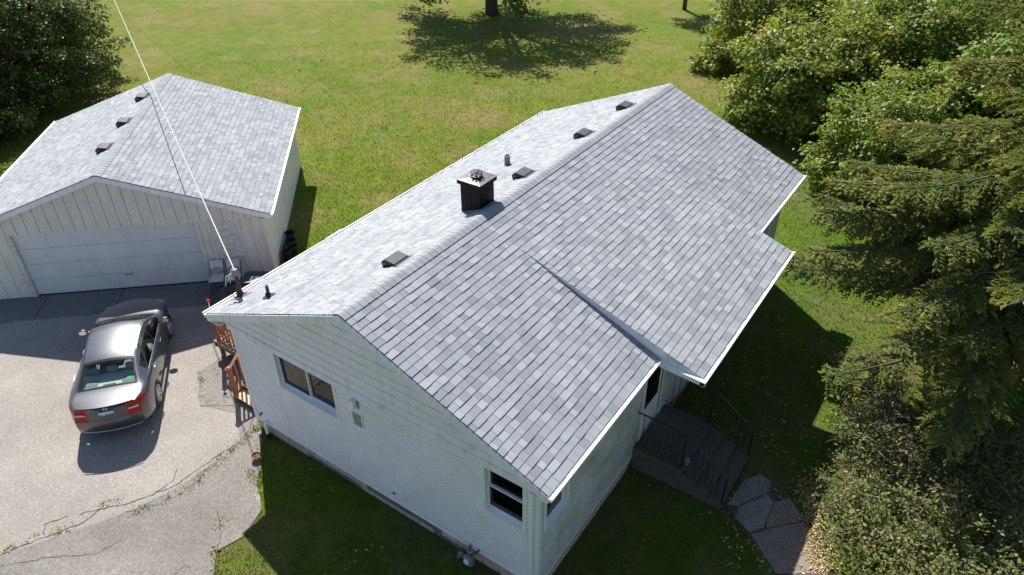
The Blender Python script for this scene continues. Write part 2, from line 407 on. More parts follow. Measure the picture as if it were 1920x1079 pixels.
# ================================================================ building helpers
def frame(O, A, Nn):
    """matrix whose local axes are (along the wall, outward, up)"""
    A = Vector(A); Nn = Vector(Nn); m = Matrix.Identity(4)
    for i in range(3): m[i][0] = A[i]; m[i][1] = Nn[i]; m[i][2] = (0, 0, 1)[i]; m[i][3] = O[i]
    return m
def core_wall(name, M, s0, s1, z0, z1, holes, n0, n1, mat, parent):
    m = MB(); S = sorted({s0, s1, *[h[0] for h in holes], *[h[1] for h in holes]}); Z = sorted({z0, z1, *[h[2] for h in holes], *[h[3] for h in holes]})
    for a, b in zip(S[:-1], S[1:]):
        for c, d in zip(Z[:-1], Z[1:]):
            ms, mz = (a + b) / 2, (c + d) / 2
            if any(h[0] < ms < h[1] and h[2] < mz < h[3] for h in holes): continue
            m.box((a, n0, c), (b, n1, d), M=M)
    return m.build(name, MAT[mat], parent)
def siding(parent, M, spans, z0, z1, pitch, mat, holes=(), lap=0.016, name='siding_board', n_off=0.0, cove=0.62, cove_dark=0.55):
    """horizontal lap boards, each its own object; spans(z) -> (s0, s1)"""
    n = int(round((z1 - z0) / pitch))
    for i in range(n):
        za, zb = z0 + i * pitch, z0 + (i + 1) * pitch; zm = (za + zb) / 2
        a0, a1 = spans(za); b0, b1 = spans(min(zb, z1))
        if a1 - a0 < 0.03: continue
        cuts = sorted((h[0], h[1]) for h in holes if h[2] - 0.002 < zm < h[3] + 0.002)
        segs = []; pa, pb = a0, b0
        for h0, h1 in cuts: segs.append((pa, h0, pb, h0)); pa = pb = h1
        segs.append((pa, a1, pb, b1))
        for sa, sb, ta, tb in segs:
            if sb - sa < 0.02: continue
            w = random.uniform(-0.0015, 0.0015); o = n_off
            zc_ = za + pitch * cove; zd = za + pitch * (0.47 * cove + 0.53); n1 = o + lap + w
            def row(z, n_):
                f_ = (z - za) / (zb - za); return [(sa + (ta - sa) * f_, n_, z), (sb + (tb - sb) * f_, n_, z)]
            Pn = row(za, o) + row(za, n1 - 0.003) + row(za + 0.006, n1) + row(zc_, n1 - 0.001) + row(zd, o + lap * 0.42) + row(zb + 0.003, o + 0.001)
            b = MB(); b.add([M @ Vector(p) for p in Pn], [(i_, i_ + 1, i_ + 3, i_ + 2) for i_ in range(0, 10, 2)] + [(0, 2, 4, 6, 8, 10), (1, 11, 9, 7, 5, 3)], random.random())
            ob = b.build(name, MAT[mat], parent); gr_ = ob.data.attributes.new('cove_dark', 'FLOAT', 'FACE'); gr_.data.foreach_set('value', [0.0, 0.0, 0.0, cove_dark, cove_dark, 0.0, 0.0])  # darker tone painted into each cove to draw the lap lines
def window(parent, M, s0, s1, z0, z1, style, dep=0.095, cas=0.065):
    """recessed window: casing > sill, sash and pane"""
    m = MB(); e = 0.026
    m.box((s0 - cas, -0.01, z1), (s1 + cas, e, z1 + cas), M=M); m.box((s0 - cas, -0.01, z0 - cas * 0.8), (s1 + cas, e - 0.003, z0 - 0.012), M=M)
    m.box((s0 - cas, -0.01, z0 - 0.012), (s0, e - 0.002, z1), M=M); m.box((s1, -0.01, z0 - 0.012), (s1 + cas, e - 0.002, z1), M=M)
    for a, b, c, d in ((s0, s0 + 0.02, z0, z1), (s1 - 0.02, s1, z0, z1), (s0 + 0.02, s1 - 0.02, z1 - 0.02, z1)): m.box((a, -dep - 0.03, c), (b, e - 0.006, d), M=M)
    w = m.build('window', MAT['white_trim'], parent)
    sm = MB(); sm.add([M @ Vector(p) for p in ((s0 + 0.02, -dep, z0 + 0.028), (s1 - 0.02, -dep, z0 + 0.028), (s1 - 0.02, 0.045, z0 - 0.008), (s0 + 0.02, 0.045, z0 - 0.008), (s0 + 0.02, -dep, z0 - 0.01), (s1 - 0.02, -dep, z0 - 0.01), (s1 - 0.02, 0.045, z0 - 0.026), (s0 + 0.02, 0.045, z0 - 0.026))],
           [(0, 1, 2, 3), (3, 2, 6, 7), (4, 7, 6, 5), (0, 3, 7, 4), (1, 5, 6, 2)]); sm.build('sill', MAT['white_metal'], w)
    a, b, c, d = s0 + 0.02, s1 - 0.02, z0 + 0.03, z1 - 0.02
    def sash(a, b, c, d, n, fw, mat, pane=True):
        f = MB()
        for q in ((a, b, c, c + fw), (a, b, d - fw, d), (a, a + fw, c + fw, d - fw), (b - fw, b, c + fw, d - fw)): f.box((q[0], n - 0.03, q[2]), (q[1], n, q[3]), M=M)
        f.build('sash', MAT[mat], w)
        if pane:
            p = MB(); p.box((a + fw - 0.004, n - 0.018, c + fw - 0.004), (b - fw + 0.004, n - 0.012, d - fw + 0.004), M=M); p.build('pane', MAT['window_glass'], w)
    n = -dep + 0.035
    if style == 'slider':
        mid = (a + b) / 2
        sash(a, mid + 0.012, c, d, n, 0.028, 'white_trim'); sash(mid - 0.012, b, c, d, n - 0.034, 0.028, 'white_trim')
        sash(a + 0.03, mid - 0.02, c + 0.03, d - 0.03, n - 0.032, 0.03, 'dark_plastic', False)
    else:
        mid = c + (d - c) * 0.52
        sash(a, b, c, mid + 0.015, n, 0.03, 'white_trim'); sash(a, b, mid - 0.015, d, n - 0.034, 0.03, 'white_trim')
        sash(a + 0.03, b - 0.03, c + 0.03, mid - 0.016, n - 0.032, 0.035, 'deck_grey', False)
    return w

def score(vs):
    q = [projected(v) for v in vs]; a = 0
    for i in range(len(q)):
        x0, y0 = q[i]; x1, y1 = q[(i + 1) % len(q)]; a += x0 * y1 - x1 * y0
    cx = sum(p[0] for p in q) / len(q); cy = sum(p[1] for p in q) / len(q)
    return abs(a) / 2 if (-5 < cx < PW + 5 and -5 < cy < PH + 5) else 0
def shingle_slope(O, A, U, length, rise, skip=None, e=0.15, world=None, tone0=0.0):
    """tabs of a slope: list of (verts, faces, tone, size in photo); O eave corner, A along eave, U up the slope"""
    O, A, U = Vector(O), Vector(A).normalized(), Vector(U).normalized(); Nn = A.cross(U)
    if Nn.z < 0: Nn = -Nn
    out = []; n = int(rise / e + 0.5); e = rise / n
    for i in range(n):
        s = 0.0; first = True
        while s < length - 1e-6:
            w = random.choice((0.13, 0.17, 0.2, 0.2, 0.22, 0.26))
            if first: w = random.uniform(0.07, 0.24); first = False
            a0, a1 = s, s + w
            if length - a1 < 0.06: a1 = length
            s = a1
            c = O + A * ((a0 + a1) / 2) + U * ((i + 0.5) * e)
            if skip and skip(c): continue
            thick = random.choice((0.011, 0.011, 0.017)); tone = min(1, max(0, random.gauss(0.48 if thick < 0.012 else 0.62, 0.27)))
            lo = i * e - random.uniform(0.0, 0.004) + (0.003 if thick < 0.012 else 0) - (0.022 if i == 0 else 0); hi = (i + 1) * e + 0.012; g_ = 0.0022
            b = [O + A * x + U * y + Nn * z for x, y, z in ((a0 + g_, lo, -0.004), (a1 - g_, lo, -0.004), (a1 - g_, lo, thick), (a0 + g_, lo, thick), (a1 - g_, hi, 0.0015), (a0 + g_, hi, 0.0015))]
            wv = [world @ p for p in b] if world is not None else b
            out.append((b, [(0, 1, 2, 3), (3, 2, 4, 5), (1, 4, 2), (0, 3, 5)], tone, score([wv[3], wv[2], wv[4], wv[5]])))
    return out
def emit_shingles(parts, parent, n=300):
    parts.sort(key=lambda p: -p[3])
    for v, f, t, _ in parts[:n]:
        m = MB(); m.add(v, f, t); m.build('shingle', MAT['shingle'], parent)
    m = MB()
    for v, f, t, _ in parts[n:]: m.add(v, f, t)
    tag(m.build('shingle_field', MAT['shingle'], parent), kind='stuff')
def ridge_caps(parent, length, zr, k, step=0.145):
    hw = 0.15; n = int(length / step); step = length / n
    for i in range(n):
        x0, x1 = i * step, (i + 1) * step + 0.03; m = MB(); t0, t1 = 0.021, 0.0145; tone = random.random()
        rows = []
        for x, t in ((x0, t0), (x1, t1)):
            rows.append([(x, y, zr - k * abs(y) + t - (0.008 if y == 0 else 0)) for y in (-hw, -0.045, 0, 0.045, hw)])
        low = [(x0, y, zr - k * abs(y) - 0.004) for y in (-hw, -0.045, 0, 0.045, hw)]
        m.add(rows[0] + rows[1] + low, [(j, j + 1, j + 6, j + 5) for j in range(4)] + [(10 + j, 11 + j, j + 1, j) for j in range(4)], tone)
        z = zr - k * hw
        m.quad((x0, -hw, z + t0), (x1, -hw, z + t1), (x1, -hw, z - 0.004), (x0, -hw, z - 0.004), tone); m.quad((x0, hw, z + t0), (x1, hw, z + t1), (x1, hw, z - 0.004), (x0, hw, z - 0.004), tone)
        m.build('ridge_cap', MAT['ridge'], parent)
def gutter(parent, x0, x1, y, z, sgn, name='gutter'):
    """trough along x hung outside the eave at y, opening upwards"""
    m = MB(); w, h = 0.105, 0.10; y0 = y - sgn * 0.004; y1 = y + sgn * w
    pr = [(y0, 0.0), (y0, -h), (y0 + sgn * w * 0.72, -h), (y1, -h * 0.45), (y1, 0.005), (y1 - sgn * 0.018, 0.005), (y1 - sgn * 0.018, -0.025), (y0 + sgn * 0.012, -0.025)]
    m.prism([(x0, p[0], z + p[1]) for p in pr], (x1 - x0, 0, 0)); return m.build(name, MAT['white_metal'], parent)

# ================================================================ the house
HL, HA, ZR, ZE = 13.20, 4.155, 5.08, 3.347
K = (ZR - ZE) / HA; CS = math.cos(math.atan(K)); SLOPE = HA / CS
WO, WY, ZS = 0.27, 3.84, 0.34
EU0, EU1, EY, EZ, EV = 3.95, 9.28, 5.05, 3.25, 0.996
house = empty('house', (0, 0, 0), 0, 'white sided bungalow with grey shingle roof and black chimney', 'house')

# roof deck
m = MB(); t = 0.012
m.prism([(0.01, HA - 0.01, ZE - t), (0.01, 0, ZR - t), (0.01, -HA + 0.01, ZE - t), (0.01, -HA + 0.01, ZE - 0.13), (0.01, 0, ZR - 0.13), (0.01, HA - 0.01, ZE - 0.13)], (HL - 0.02, 0, 0))
roof = m.build('roof', MAT['felt'], house)
ZT = ZR - K * EV; EK = (ZT - EZ) / (EY - EV)
def in_ext(c): return EU0 + 0.15 < c.x < EU1 - 0.15 and c.y < -EV - 0.25
tabs = shingle_slope((0, -HA, ZE), (1, 0, 0), (0, CS, CS * K), HL, SLOPE, in_ext)
tabs += shingle_slope((0, HA, ZE), (1, 0, 0), (0, -CS, CS * K), HL, SLOPE)
ecs = math.cos(math.atan(EK)); 
tabs += shingle_slope((EU0, -EY, EZ), (1, 0, 0), (0, ecs, ecs * EK), EU1 - EU0, (EY - EV) / ecs)
emit_shingles(tabs, roof)
ridge_caps(roof, HL, ZR, K)
# starter edge lines just below the caps
m = MB(); m.prism([(EU0 + 0.005, -EY + 0.01, EZ - t), (EU0 + 0.005, -EV - 0.03, ZT - t), (EU0 + 0.005, -EY + 0.01, EZ - 0.10)], (EU1 - EU0 - 0.01, 0, 0))
# the porch roof is a flatter plane laid over the main slope, its cheeks are closed with flashing
ext = m.build('porch_roof', MAT['white_metal'], house)
for x in (EU0 + 0.002, EU1 - 0.014):
    q = MB(); q.prism([(x, -EV - 0.06, ZT - 0.015), (x, -EY, EZ - 0.012), (x, -EY, 3.12), (x, -HA, 3.12), (x, -HA, ZE - 0.02)], (0.012, 0, 0)); q.build('cheek_flashing', MAT['siding_gable'], ext)
q = MB(); q.box((EU0 + 0.02, -EY + 0.005, 3.105), (EU1 - 0.02, -3.80, 3.13)); q.build('soffit', MAT['white_trim'], ext)
q = MB(); q.box((EU0 + 0.016, -EY - 0.008, 3.10), (EU1 - 0.016, -EY + 0.012, EZ - 0.015)); q.build('fascia', MAT['white_metal'], ext)
q = MB(); q.prism([(EU0 - 0.09, -HA - 0.10, 3.30), (EU0 - 0.09, -EY - 0.10, 3.24), (EU0 - 0.09, -EY - 0.10, 3.14), (EU0 - 0.09, -HA - 0.10, 3.20)], (0.09, 0, 0)); q.build('return_gutter', MAT['white_metal'], ext)
q = gutter(ext, EU0 - 0.09, EU1 + 0.02, -EY - 0.01, EZ + 0.0, -1)
# eave gutters, fascia and soffits of the main roof
gutter(house, -0.02, EU0 - 0.06, -HA - 0.008, ZE, -1); gutter(house, EU1 + 0.02, HL + 0.02, -HA - 0.008, ZE, -1); gutter(house, -0.02, HL + 0.02, HA + 0.008, ZE, 1)
for sgn, x0, x1 in ((1, 0.0, HL), (-1, 0.0, EU0), (-1, EU1, HL)):
    m = MB(); lo, hi = sorted((sgn * (HA - 0.012), sgn * (HA + 0.006))); m.box((x0, lo, ZE - 0.20), (x1, hi, ZE - 0.014)); m.build('fascia', MAT['white_metal'], house)
    m = MB(); lo, hi = sorted((sgn * (WY - 0.02), sgn * (HA - 0.012))); m.box((x0 + 0.01, lo, ZE - 0.20), (x1 - 0.01, hi, ZE - 0.18)); m.build('soffit', MAT['white_trim'], house)
# rake boards on both gables
for x in (-0.018, HL - 0.004):
    for sgn in (1, -1):
        m = MB(); m.prism([(x, 0, ZR - 0.016), (x, sgn * (HA + 0.004), ZE - 0.016), (x, sgn * (HA + 0.004), ZE - 0.19), (x, 0, ZR - 0.19)], (0.022, 0, 0)); m.build('rake_board', MAT['siding_gable'], house)
        m = MB(); x0 = 0.004 if x < 1 else HL - WO + 0.01
        m.prism([(x0, 0, ZR - 0.165), (x0, sgn * HA, ZE - 0.165), (x0, sgn * HA, ZE - 0.185), (x0, 0, ZR - 0.185)], (WO - 0.014, 0, 0)); m.build('rake_soffit', MAT['white_trim'], house)

# walls. front gable: local s runs along -y so that s = -y
ZB = 2.98
MF = frame((WO, 0, 0), (0, -1, 0), (-1, 0, 0)); MRW = frame((0, -WY, 0), (1, 0, 0), (0, -1, 0)); MLW = frame((0, WY, 0), (1, 0, 0), (0, 1, 0)); MBK = frame((HL - WO, 0, 0), (0, 1, 0), (1, 0, 0))
pit = (ZB - ZS) / 26
def snap(z): return ZS + round((z - ZS) / pit) * pit
w1 = (-2.57, -0.87, snap(1.96), snap(2.86)); w2 = (2.73, 3.55, snap(1.76), snap(2.90)); wv = (-0.43, -0.14, snap(2.10), snap(2.44))
rw1 = (0.48, 1.20, snap(1.72), snap(2.82)); rdoor = (4.35, 5.25, 0.62, snap(2.72)); rw2 = (10.7, 12.0, snap(1.75), snap(2.86)); rw3 = (7.0, 8.4, snap(1.72), snap(2.82))
wl = core_wall('wall', MF, -WY, WY, ZS - 0.025, ZB, [w1, w2], -0.13, -0.001, 'white_trim', house)
siding(wl, MF, lambda z: (-WY + 0.06, WY - 0.06), ZS, ZB, pit, 'siding', [w1, w2, wv])
window(wl, MF, *w1, 'slider'); window(wl, MF, *w2, 'hung')
# gable panel above, standing 8 cm proud of the wall below
m = MB(); gp = 0.085
def gz(y): return ZR - K * abs(y) - 0.19
ytop = (ZR - 0.19 - ZB) / K
m.prism([(WO - gp + 0.02, WY, ZB), (WO - gp + 0.02, WY, gz(WY)), (WO - gp + 0.02, 0, ZR - 0.19), (WO - gp + 0.02, -WY, gz(WY)), (WO - gp + 0.02, -WY, ZB)], (gp + 0.1, 0, 0))
gw_ = m.build('gable_wall', MAT['siding_gable'], house)
def gspan(z):
    h = min(WY - 0.002, (ZR - 0.19 - z) / K); return (-h, h)
MG = frame((WO - gp + 0.02, 0, 0), (0, -1, 0), (-1, 0, 0))
siding(gw_, MG, gspan, ZB + 0.14, ZR - 0.20, 0.205, 'siding_gable', lap=0.014, name='gable_board', cove=0.86, cove_dark=0.5)
m = MB(); m.box((-WY - 0.004, -0.01, ZB - 0.012), (WY + 0.004, 0.03, ZB + 0.14), M=MG); m.build('frieze_board', MAT['siding_gable'], gw_)
wl = core_wall('wall', MRW, WO, HL - WO, ZS - 0.025, ZE - 0.2, [rw1, rdoor, rw2, rw3], -0.13, -0.001, 'white_trim', house)
siding(wl, MRW, lambda z: (WO + 0.06, HL - WO - 0.06), ZS, ZE - 0.2, pit, 'siding_mossy', [rw1, rdoor, rw2, rw3])
window(wl, MRW, *rw1, 'hung'); window(wl, MRW, *rw2, 'slider'); window(wl, MRW, *rw3, 'slider')
lw1 = (3.0, 4.0, snap(1.8), snap(2.82))
wl = core_wall('wall', MLW, WO, HL - WO, ZS - 0.025, ZE - 0.2, [lw1], -0.13, -0.001, 'white_trim', house)
siding(wl, MLW, lambda z: (WO + 0.06, HL - WO - 0.06), ZS, ZE - 0.2, pit, 'siding', [lw1]); window(wl, MLW, *lw1, 'hung')
wl = core_wall('wall', MBK, -WY, WY, ZS - 0.025, ZB, [], -0.13, -0.001, 'siding', house)
m = MB(); m.prism([(HL - WO - 0.12, WY, ZB), (HL - WO - 0.12, WY, gz(WY)), (HL - WO - 0.12, 0, ZR - 0.19), (HL - WO - 0.12, -WY, gz(WY)), (HL - WO - 0.12, -WY, ZB)], (0.12, 0, 0)); m.build('gable_wall', MAT['siding_gable'], house)
m = MB(); m.box((WO + 0.14, -WY + 0.14, 0.3), (HL - WO - 0.14, WY - 0.14, 0.5)); m.build('floor', MAT['interior'], house)
m = MB(); m.box((WO + 0.14, -WY + 0.14, 2.93), (HL - WO - 0.14, WY - 0.14, 2.96)); m.build('inner_ceiling', MAT['interior'], house)
for y in (-1.2, 1.6):
    m = MB(); m.box((WO + 0.14, y, 0.5), (HL - WO - 0.14, y + 0.1, 2.93)); m.build('partition', MAT['interior'], house)
# corner boards, starter strips, downspout
for x in (WO, HL - WO):
    for y in (WY, -WY):
        sx = -1 if x < 1 else 1; sy = 1 if y > 0 else -1; m = MB()
        zt = ZB - 0.015
        m.box((min(x + sx * 0.024, x - sx * 0.07), min(y + sy * 0.024, y - sy * 0.002), ZS - 0.03), (max(x + sx * 0.024, x - sx * 0.07), max(y + sy * 0.024, y - sy * 0.002), zt))
        m.box((min(x + sx * 0.0235, x - sx * 0.002), min(y - sy * 0.002, y - sy * 0.07), ZS - 0.03), (max(x + sx * 0.0235, x - sx * 0.002), max(y - sy * 0.002, y - sy * 0.07), zt))
        m.build('corner_board', MAT['white_trim'], house)
for M_, s0, s1 in ((MF, -WY, WY), (MRW, WO, HL - WO)):
    m = MB(); m.box((s0 + 0.072, -0.005, ZS - 0.03), (s1 - 0.072, 0.02, ZS), M=M_); m.build('starter_strip', MAT['white_metal'], house)
m = MB(); m.box((3.695, 0.026, 0.12), (3.765, 0.085, 3.02), M=MF); m.build('downspout', MAT['white_trim'], house)
# concrete block foundation, block by block
m = MB(); m.box((WO + 0.045, -WY + 0.045, -0.3), (HL - WO - 0.045, WY - 0.045, ZS - 0.02)); fnd = m.build('foundation', MAT['concrete_block'], house)
def blocks(M_, s0, s1):
    for r_, (za, zb) in enumerate(((0.125, ZS - 0.032), (-0.08, 0.117))):
        s = s0 + (0.0 if r_ else 0.2)
        if r_ == 0: edges = [s0] + list(np.arange(s0 + 0.2, s1, 0.4)) + [s1]
        else: edges = list(np.arange(s0, s1, 0.4)) + [s1]
        run = 0; tone = 0.8
        for a, b in zip(edges[:-1], edges[1:]):
            if b - a < 0.04: continue
            if run <= 0: run = random.randint(2, 5); dark = random.random() < 0.33
            run -= 1; tone = random.uniform(0.0, 0.35) if dark else random.uniform(0.65, 1.0)
            m = MB(); m.cbox((a + 0.007, -0.05, za), (b - 0.007, 0.0, zb), 0.006, tone, M_ @ Matrix.Translation((0, -0.004, 0))); m.build('concrete_block', MAT['concrete_block'], fnd)
blocks(MF, -WY + 0.03, WY - 0.03); blocks(MRW, WO + 0.03, HL - WO - 0.03)

# front door with storm door glass
d0, d1, dz0, dz1 = rdoor
m = MB(); m.box((d0 - 0.07, -0.01, dz0 - 0.02), (d0, 0.03, dz1 + 0.07), M=MRW); m.box((d1, -0.01, dz0 - 0.02), (d1 + 0.07, 0.03, dz1 + 0.07), M=MRW); m.box((d0, -0.01, dz1), (d1, 0.029, dz1 + 0.07), M=MRW)
door = m.build('front_door', MAT['white_trim'], house)
m = MB(); fw = 0.12
for q in ((d0, d1, dz0, dz0 + 0.72), (d0, d1, dz1 - fw, dz1), (d0, d0 + fw, dz0 + 0.72, dz1 - fw), (d1 - fw, d1, dz0 + 0.72, dz1 - fw)): m.box((q[0] + 0.004, -0.05, q[2] + 0.004), (q[1] - 0.004, -0.012, q[3] - 0.004), M=MRW)
m.build('door_leaf', MAT['white_trim'], door)
m = MB(); m.box((d0 + fw, -0.035, dz0 + 0.72), (d1 - fw, -0.028, dz1 - fw), M=MRW); m.build('pane', MAT['window_glass'], door)
m = MB(); m.box((d0 + fw, -0.02, dz0 + 0.72), (d1 - fw, -0.008, dz0 + 0.76), M=MRW); m.box((d1 - fw - 0.03, -0.02, dz0 + 0.76), (d1 - fw, -0.008, dz1 - fw), M=MRW); m.build('glazing_bead', MAT['dark_plastic'], door)
m = MB(); m.tube([MRW @ Vector(p) for p in ((d0 + 0.06, -0.01, dz0 + 1.0), (d0 + 0.06, 0.05, dz0 + 1.0), (d0 + 0.06, 0.05, dz0 + 0.86), (d0 + 0.06, -0.01, dz0 + 0.86))], 0.012, 6); m.build('handle', MAT['grey_metal'], door)
m = MB(); m.tube([MRW @ Vector(p) for p in ((d1 - 0.1, 0.0, dz1 - 0.2), (d1 - 0.42, 0.03, dz1 - 0.2))], 0.016, 6); m.build('door_closer', MAT['dark_plastic'], door)

# chimney
m = MB(); cx0, cx1, cy0, cy1, cz = 4.36, 4.86, 0.28, 0.78, 5.52
m.box((cx0, cy0, ZR - K * cy1 - 0.3), (cx1, cy1, cz)); 
for sx in (cx0 + 0.25,): m.box((sx - 0.006, cy0 - 0.006, ZR - K * cy0), (sx + 0.006, cy0 + 0.01, cz)); 
m.box((cx0 - 0.006, cy0 + 0.24, ZR - K * cy1 - 0.1), (cx0 + 0.01, cy0 + 0.252, cz))
def m_chim():
    k = NT('chimney_metal'); st = k.noise(7, 6, 0.75, (1.4, 1.4, 0.22))
    k.color(k.ramp(st, [(0.45, (0.006, 0.006, 0.007)), (0.62, (0.010, 0.010, 0.011)), (0.76, (0.06, 0.062, 0.066))])).set(Roughness=k.ramp(st, [(0.3, 0.45), (0.7, 0.75)]), Specular_IOR_Level=0.18)
    MAT['chimney_metal'] = k.m
    k = NT('cap_metal'); k.color(k.ramp(k.noise(9, 6, 0.7), [(0.35, (0.03, 0.03, 0.034)), (0.7, (0.11, 0.11, 0.12))])).set(Roughness=k.ramp(k.noise(11, 4), [(0.3, 0.32), (0.7, 0.6)]), Metallic=0.35); k.bump(k.noise(8, 3), 0.35, 0.02); MAT['cap_metal'] = k.m
m_chim()
chim = m.build('chimney', MAT['chimney_metal'], house)
m = MB(); m.prism([(cx0 - 0.05, cy0 - 0.05, cz - 0.07), (cx1 + 0.05, cy0 - 0.05, cz - 0.07), (cx1 + 0.05, cy1 + 0.05, cz - 0.07), (cx0 - 0.05, cy1 + 0.05, cz - 0.07)], (0, 0, 0.085))
m.build('chimney_skirt', MAT['chimney_metal'], chim)
ccx, ccy = (cx0 + cx1) / 2, (cy0 + cy1) / 2
m = MB(); o4 = 0.058; i4 = 0.13
lo4 = [(cx0 - o4, cy0 - o4), (cx1 + o4, cy0 - o4), (cx1 + o4, cy1 + o4), (cx0 - o4, cy1 + o4)]; hi4 = [(ccx - i4, ccy - i4), (ccx + i4, ccy - i4), (ccx + i4, ccy + i4), (ccx - i4, ccy + i4)]
m.add([(x, y, cz + 0.017) for x, y in lo4] + [(x, y, cz + 0.026) for x, y in lo4] + [(x, y, cz + 0.045) for x, y in hi4], [(0, 1, 5, 4), (1, 2, 6, 5), (2, 3, 7, 6), (3, 0, 4, 7), (4, 5, 9, 8), (5, 6, 10, 9), (6, 7, 11, 10), (7, 4, 8, 11), (8, 9, 10, 11), (3, 2, 1, 0)]); cap = m.build('chimney_cap', MAT['cap_metal'], chim)
m = MB(); m.lathe([(0.125, cz + 0.03), (0.13, cz + 0.075), (0.118, cz + 0.075), (0.115, cz + 0.047), (0.0, cz + 0.047)], 20, Matrix.Translation((ccx, ccy, 0))); m.build('flue_pipe', MAT['black_metal'], chim)
rc = MB()
for k_ in range(8):                                            # rain cap folded out of eight petals, on four straps
    a0, a1 = 2 * math.pi * k_ / 8, 2 * math.pi * (k_ + 0.62) / 8
    rc.add([(ccx, ccy, cz + 0.20), (ccx + 0.15 * math.cos(a0), ccy + 0.15 * math.sin(a0), cz + 0.155), (ccx + 0.15 * math.cos(a1), ccy + 0.15 * math.sin(a1), cz + 0.145)], [(0, 1, 2)])
rc.lathe([(0.0, cz + 0.203), (0.07, cz + 0.186), (0.07, cz + 0.18)], 12, Matrix.Translation((ccx, ccy, 0))); rco = rc.build('rain_cap', MAT['vent_metal'], chim)
for k_ in range(4):
    an = math.pi / 4 + k_ * math.pi / 2; s_ = MB(); s_.tube([(ccx + 0.12 * math.cos(an), ccy + 0.12 * math.sin(an), cz + 0.03), (ccx + 0.10 * math.cos(an), ccy + 0.10 * math.sin(an), cz + 0.165)], 0.006, 5); s_.build('strap', MAT['vent_metal'], chim)
m = MB(); k4 = 0.09
m.quad((cx0 - k4, cy1 + 0.10, ZR - K * (cy1 + 0.10) + 0.016), (cx1 + k4, cy1 + 0.10, ZR - K * (cy1 + 0.10) + 0.016), (cx1 + k4, cy0 - 0.04, ZR - K * (cy0 - 0.04) + 0.016), (cx0 - k4, cy0 - 0.04, ZR - K * (cy0 - 0.04) + 0.016)); m.build('flashing', MAT['ridge'], chim)

def roof_vent(parent, x, y, zr, k, sgn=1):
    """low hooded vent on a slope that falls towards sgn*y"""
    cs = math.cos(math.atan(k)); O = Vector((x, y, zr - k * abs(y) + 0.014)); U = Vector((0, -sgn * cs, cs * k)); A = Vector((1, 0, 0)); Nn = Vector((0, sgn * k * cs, cs))
    def p(a, u, n): return O + A * a + U * u + Nn * n
    prof = [(-0.19, 0.0), (-0.205, 0.05), (-0.19, 0.095), (-0.14, 0.125), (-0.06, 0.14), (0.14, 0.035), (0.16, 0.0)]
    m = MB(); m.prism([p(-0.19, *q) for q in prof], A * 0.38); v = m.build('roof_vent', MAT['vent_metal'], parent)
    b = MB(); b.prism([p(-0.23, -0.2, 0), p(0.23, -0.2, 0), p(0.23, 0.24, 0), p(-0.23, 0.24, 0)], Nn * 0.006); b.build('flange', MAT['vent_metal'], v)
    for sx in (-0.1915, 0.1915):
        for i in range(4):
            b = MB(); b.box((0, 0, 0), (0.002, 0.012, 0.05), M=Matrix.Translation(p(sx - 0.001, -0.165 + i * 0.028, 0.03)) @ Matrix.Rotation(-sgn * math.atan(k), 4, 'X')); b.build('louvre', MAT['grey_metal'], v)
    return v
for vx, vy in ((1.98, 0.50), (6.35, 0.50), (9.05, 0.46), (11.3, 0.44)): roof_vent(house, vx, vy, ZR, K)
def pipe_boot(name, x, y, h, r0, mat, bootmat, parent, boot=True, n=10):
    z = ZR - K * abs(y); m = MB(); m.lathe([(r0, z - 0.1), (r0, z + h), (r0 * 0.8, z + h), (r0 * 0.8, z + h - 0.08), (0.0, z + h - 0.08)], n, Matrix.Translation((x, y, 0))); o = m.build(name, MAT[mat], parent, True, 40)
    if boot:
        b = MB(); cs_ = Matrix.Translation((x, y, z + 0.012)) @ Matrix.Rotation(-math.atan(K), 4, 'X')
        b.lathe([(0.0, 0.004), (0.14, 0.0), (0.13, 0.012), (r0 * 1.9, 0.02), (r0 * 1.15, 0.09), (r0 * 1.02, 0.09)], 14, cs_); b.build('boot', MAT[bootmat], o)
    return o
pipe_boot('vent_pipe', 0.69, 2.88, 0.27, 0.035, 'dark_plastic', 'rubber', house)
pipe_boot('flue_stub', 7.49, 1.76, 0.27, 0.075, 'grey_metal', 'grey_metal', house, False, 8)

# fittings on the gable wall
m = MB(); s0, s1, z0, z1 = wv
for q in ((s0, s1, z1 - 0.03, z1), (s0, s1, z0, z0 + 0.03), (s0, s0 + 0.03, z0 + 0.03, z1 - 0.03), (s1 - 0.03, s1, z0 + 0.03, z1 - 0.03)): m.box((q[0], -0.005, q[2]), (q[1], 0.04, q[3]), M=MF)
vent = m.build('wall_vent', MAT['white_trim'], house)
m = MB(); m.prism([MF @ Vector(p) for p in ((s0 + 0.03, 0.028, z1 - 0.03), (s1 - 0.03, 0.028, z1 - 0.03), (s1 - 0.03, 0.008, z0 + 0.03), (s0 + 0.03, 0.008, z0 + 0.03))], MF.to_3x3() @ Vector((0, -0.005, 0))); m.build('flap', MAT['deck_grey'], vent)
m = MB(); m.cbox((-0.36, 0.015, 2.62), (-0.24, 0.13, 2.82), 0.02, 0.5, MF); lamp = m.build('floodlight_box', MAT['white_metal'], house)
m = MB(); m.cbox((-0.22, 0.015, 2.60), (-0.19, 0.04, 2.78), 0.006, 0.5, MF); m.build('mounting_plate', MAT['deck_grey'], lamp)
m = MB(); m.cbox((0.40, 0.01, 0.55), (0.50, 0.045, 0.69), 0.01, 0.5, MF); out = m.build('outlet_box', MAT['white_trim'], house)
m = MB(); m.box((0.42, 0.045, 0.60), (0.48, 0.052, 0.66), M=MF); m.build('outlet_cover', MAT['dark_plastic'], out)
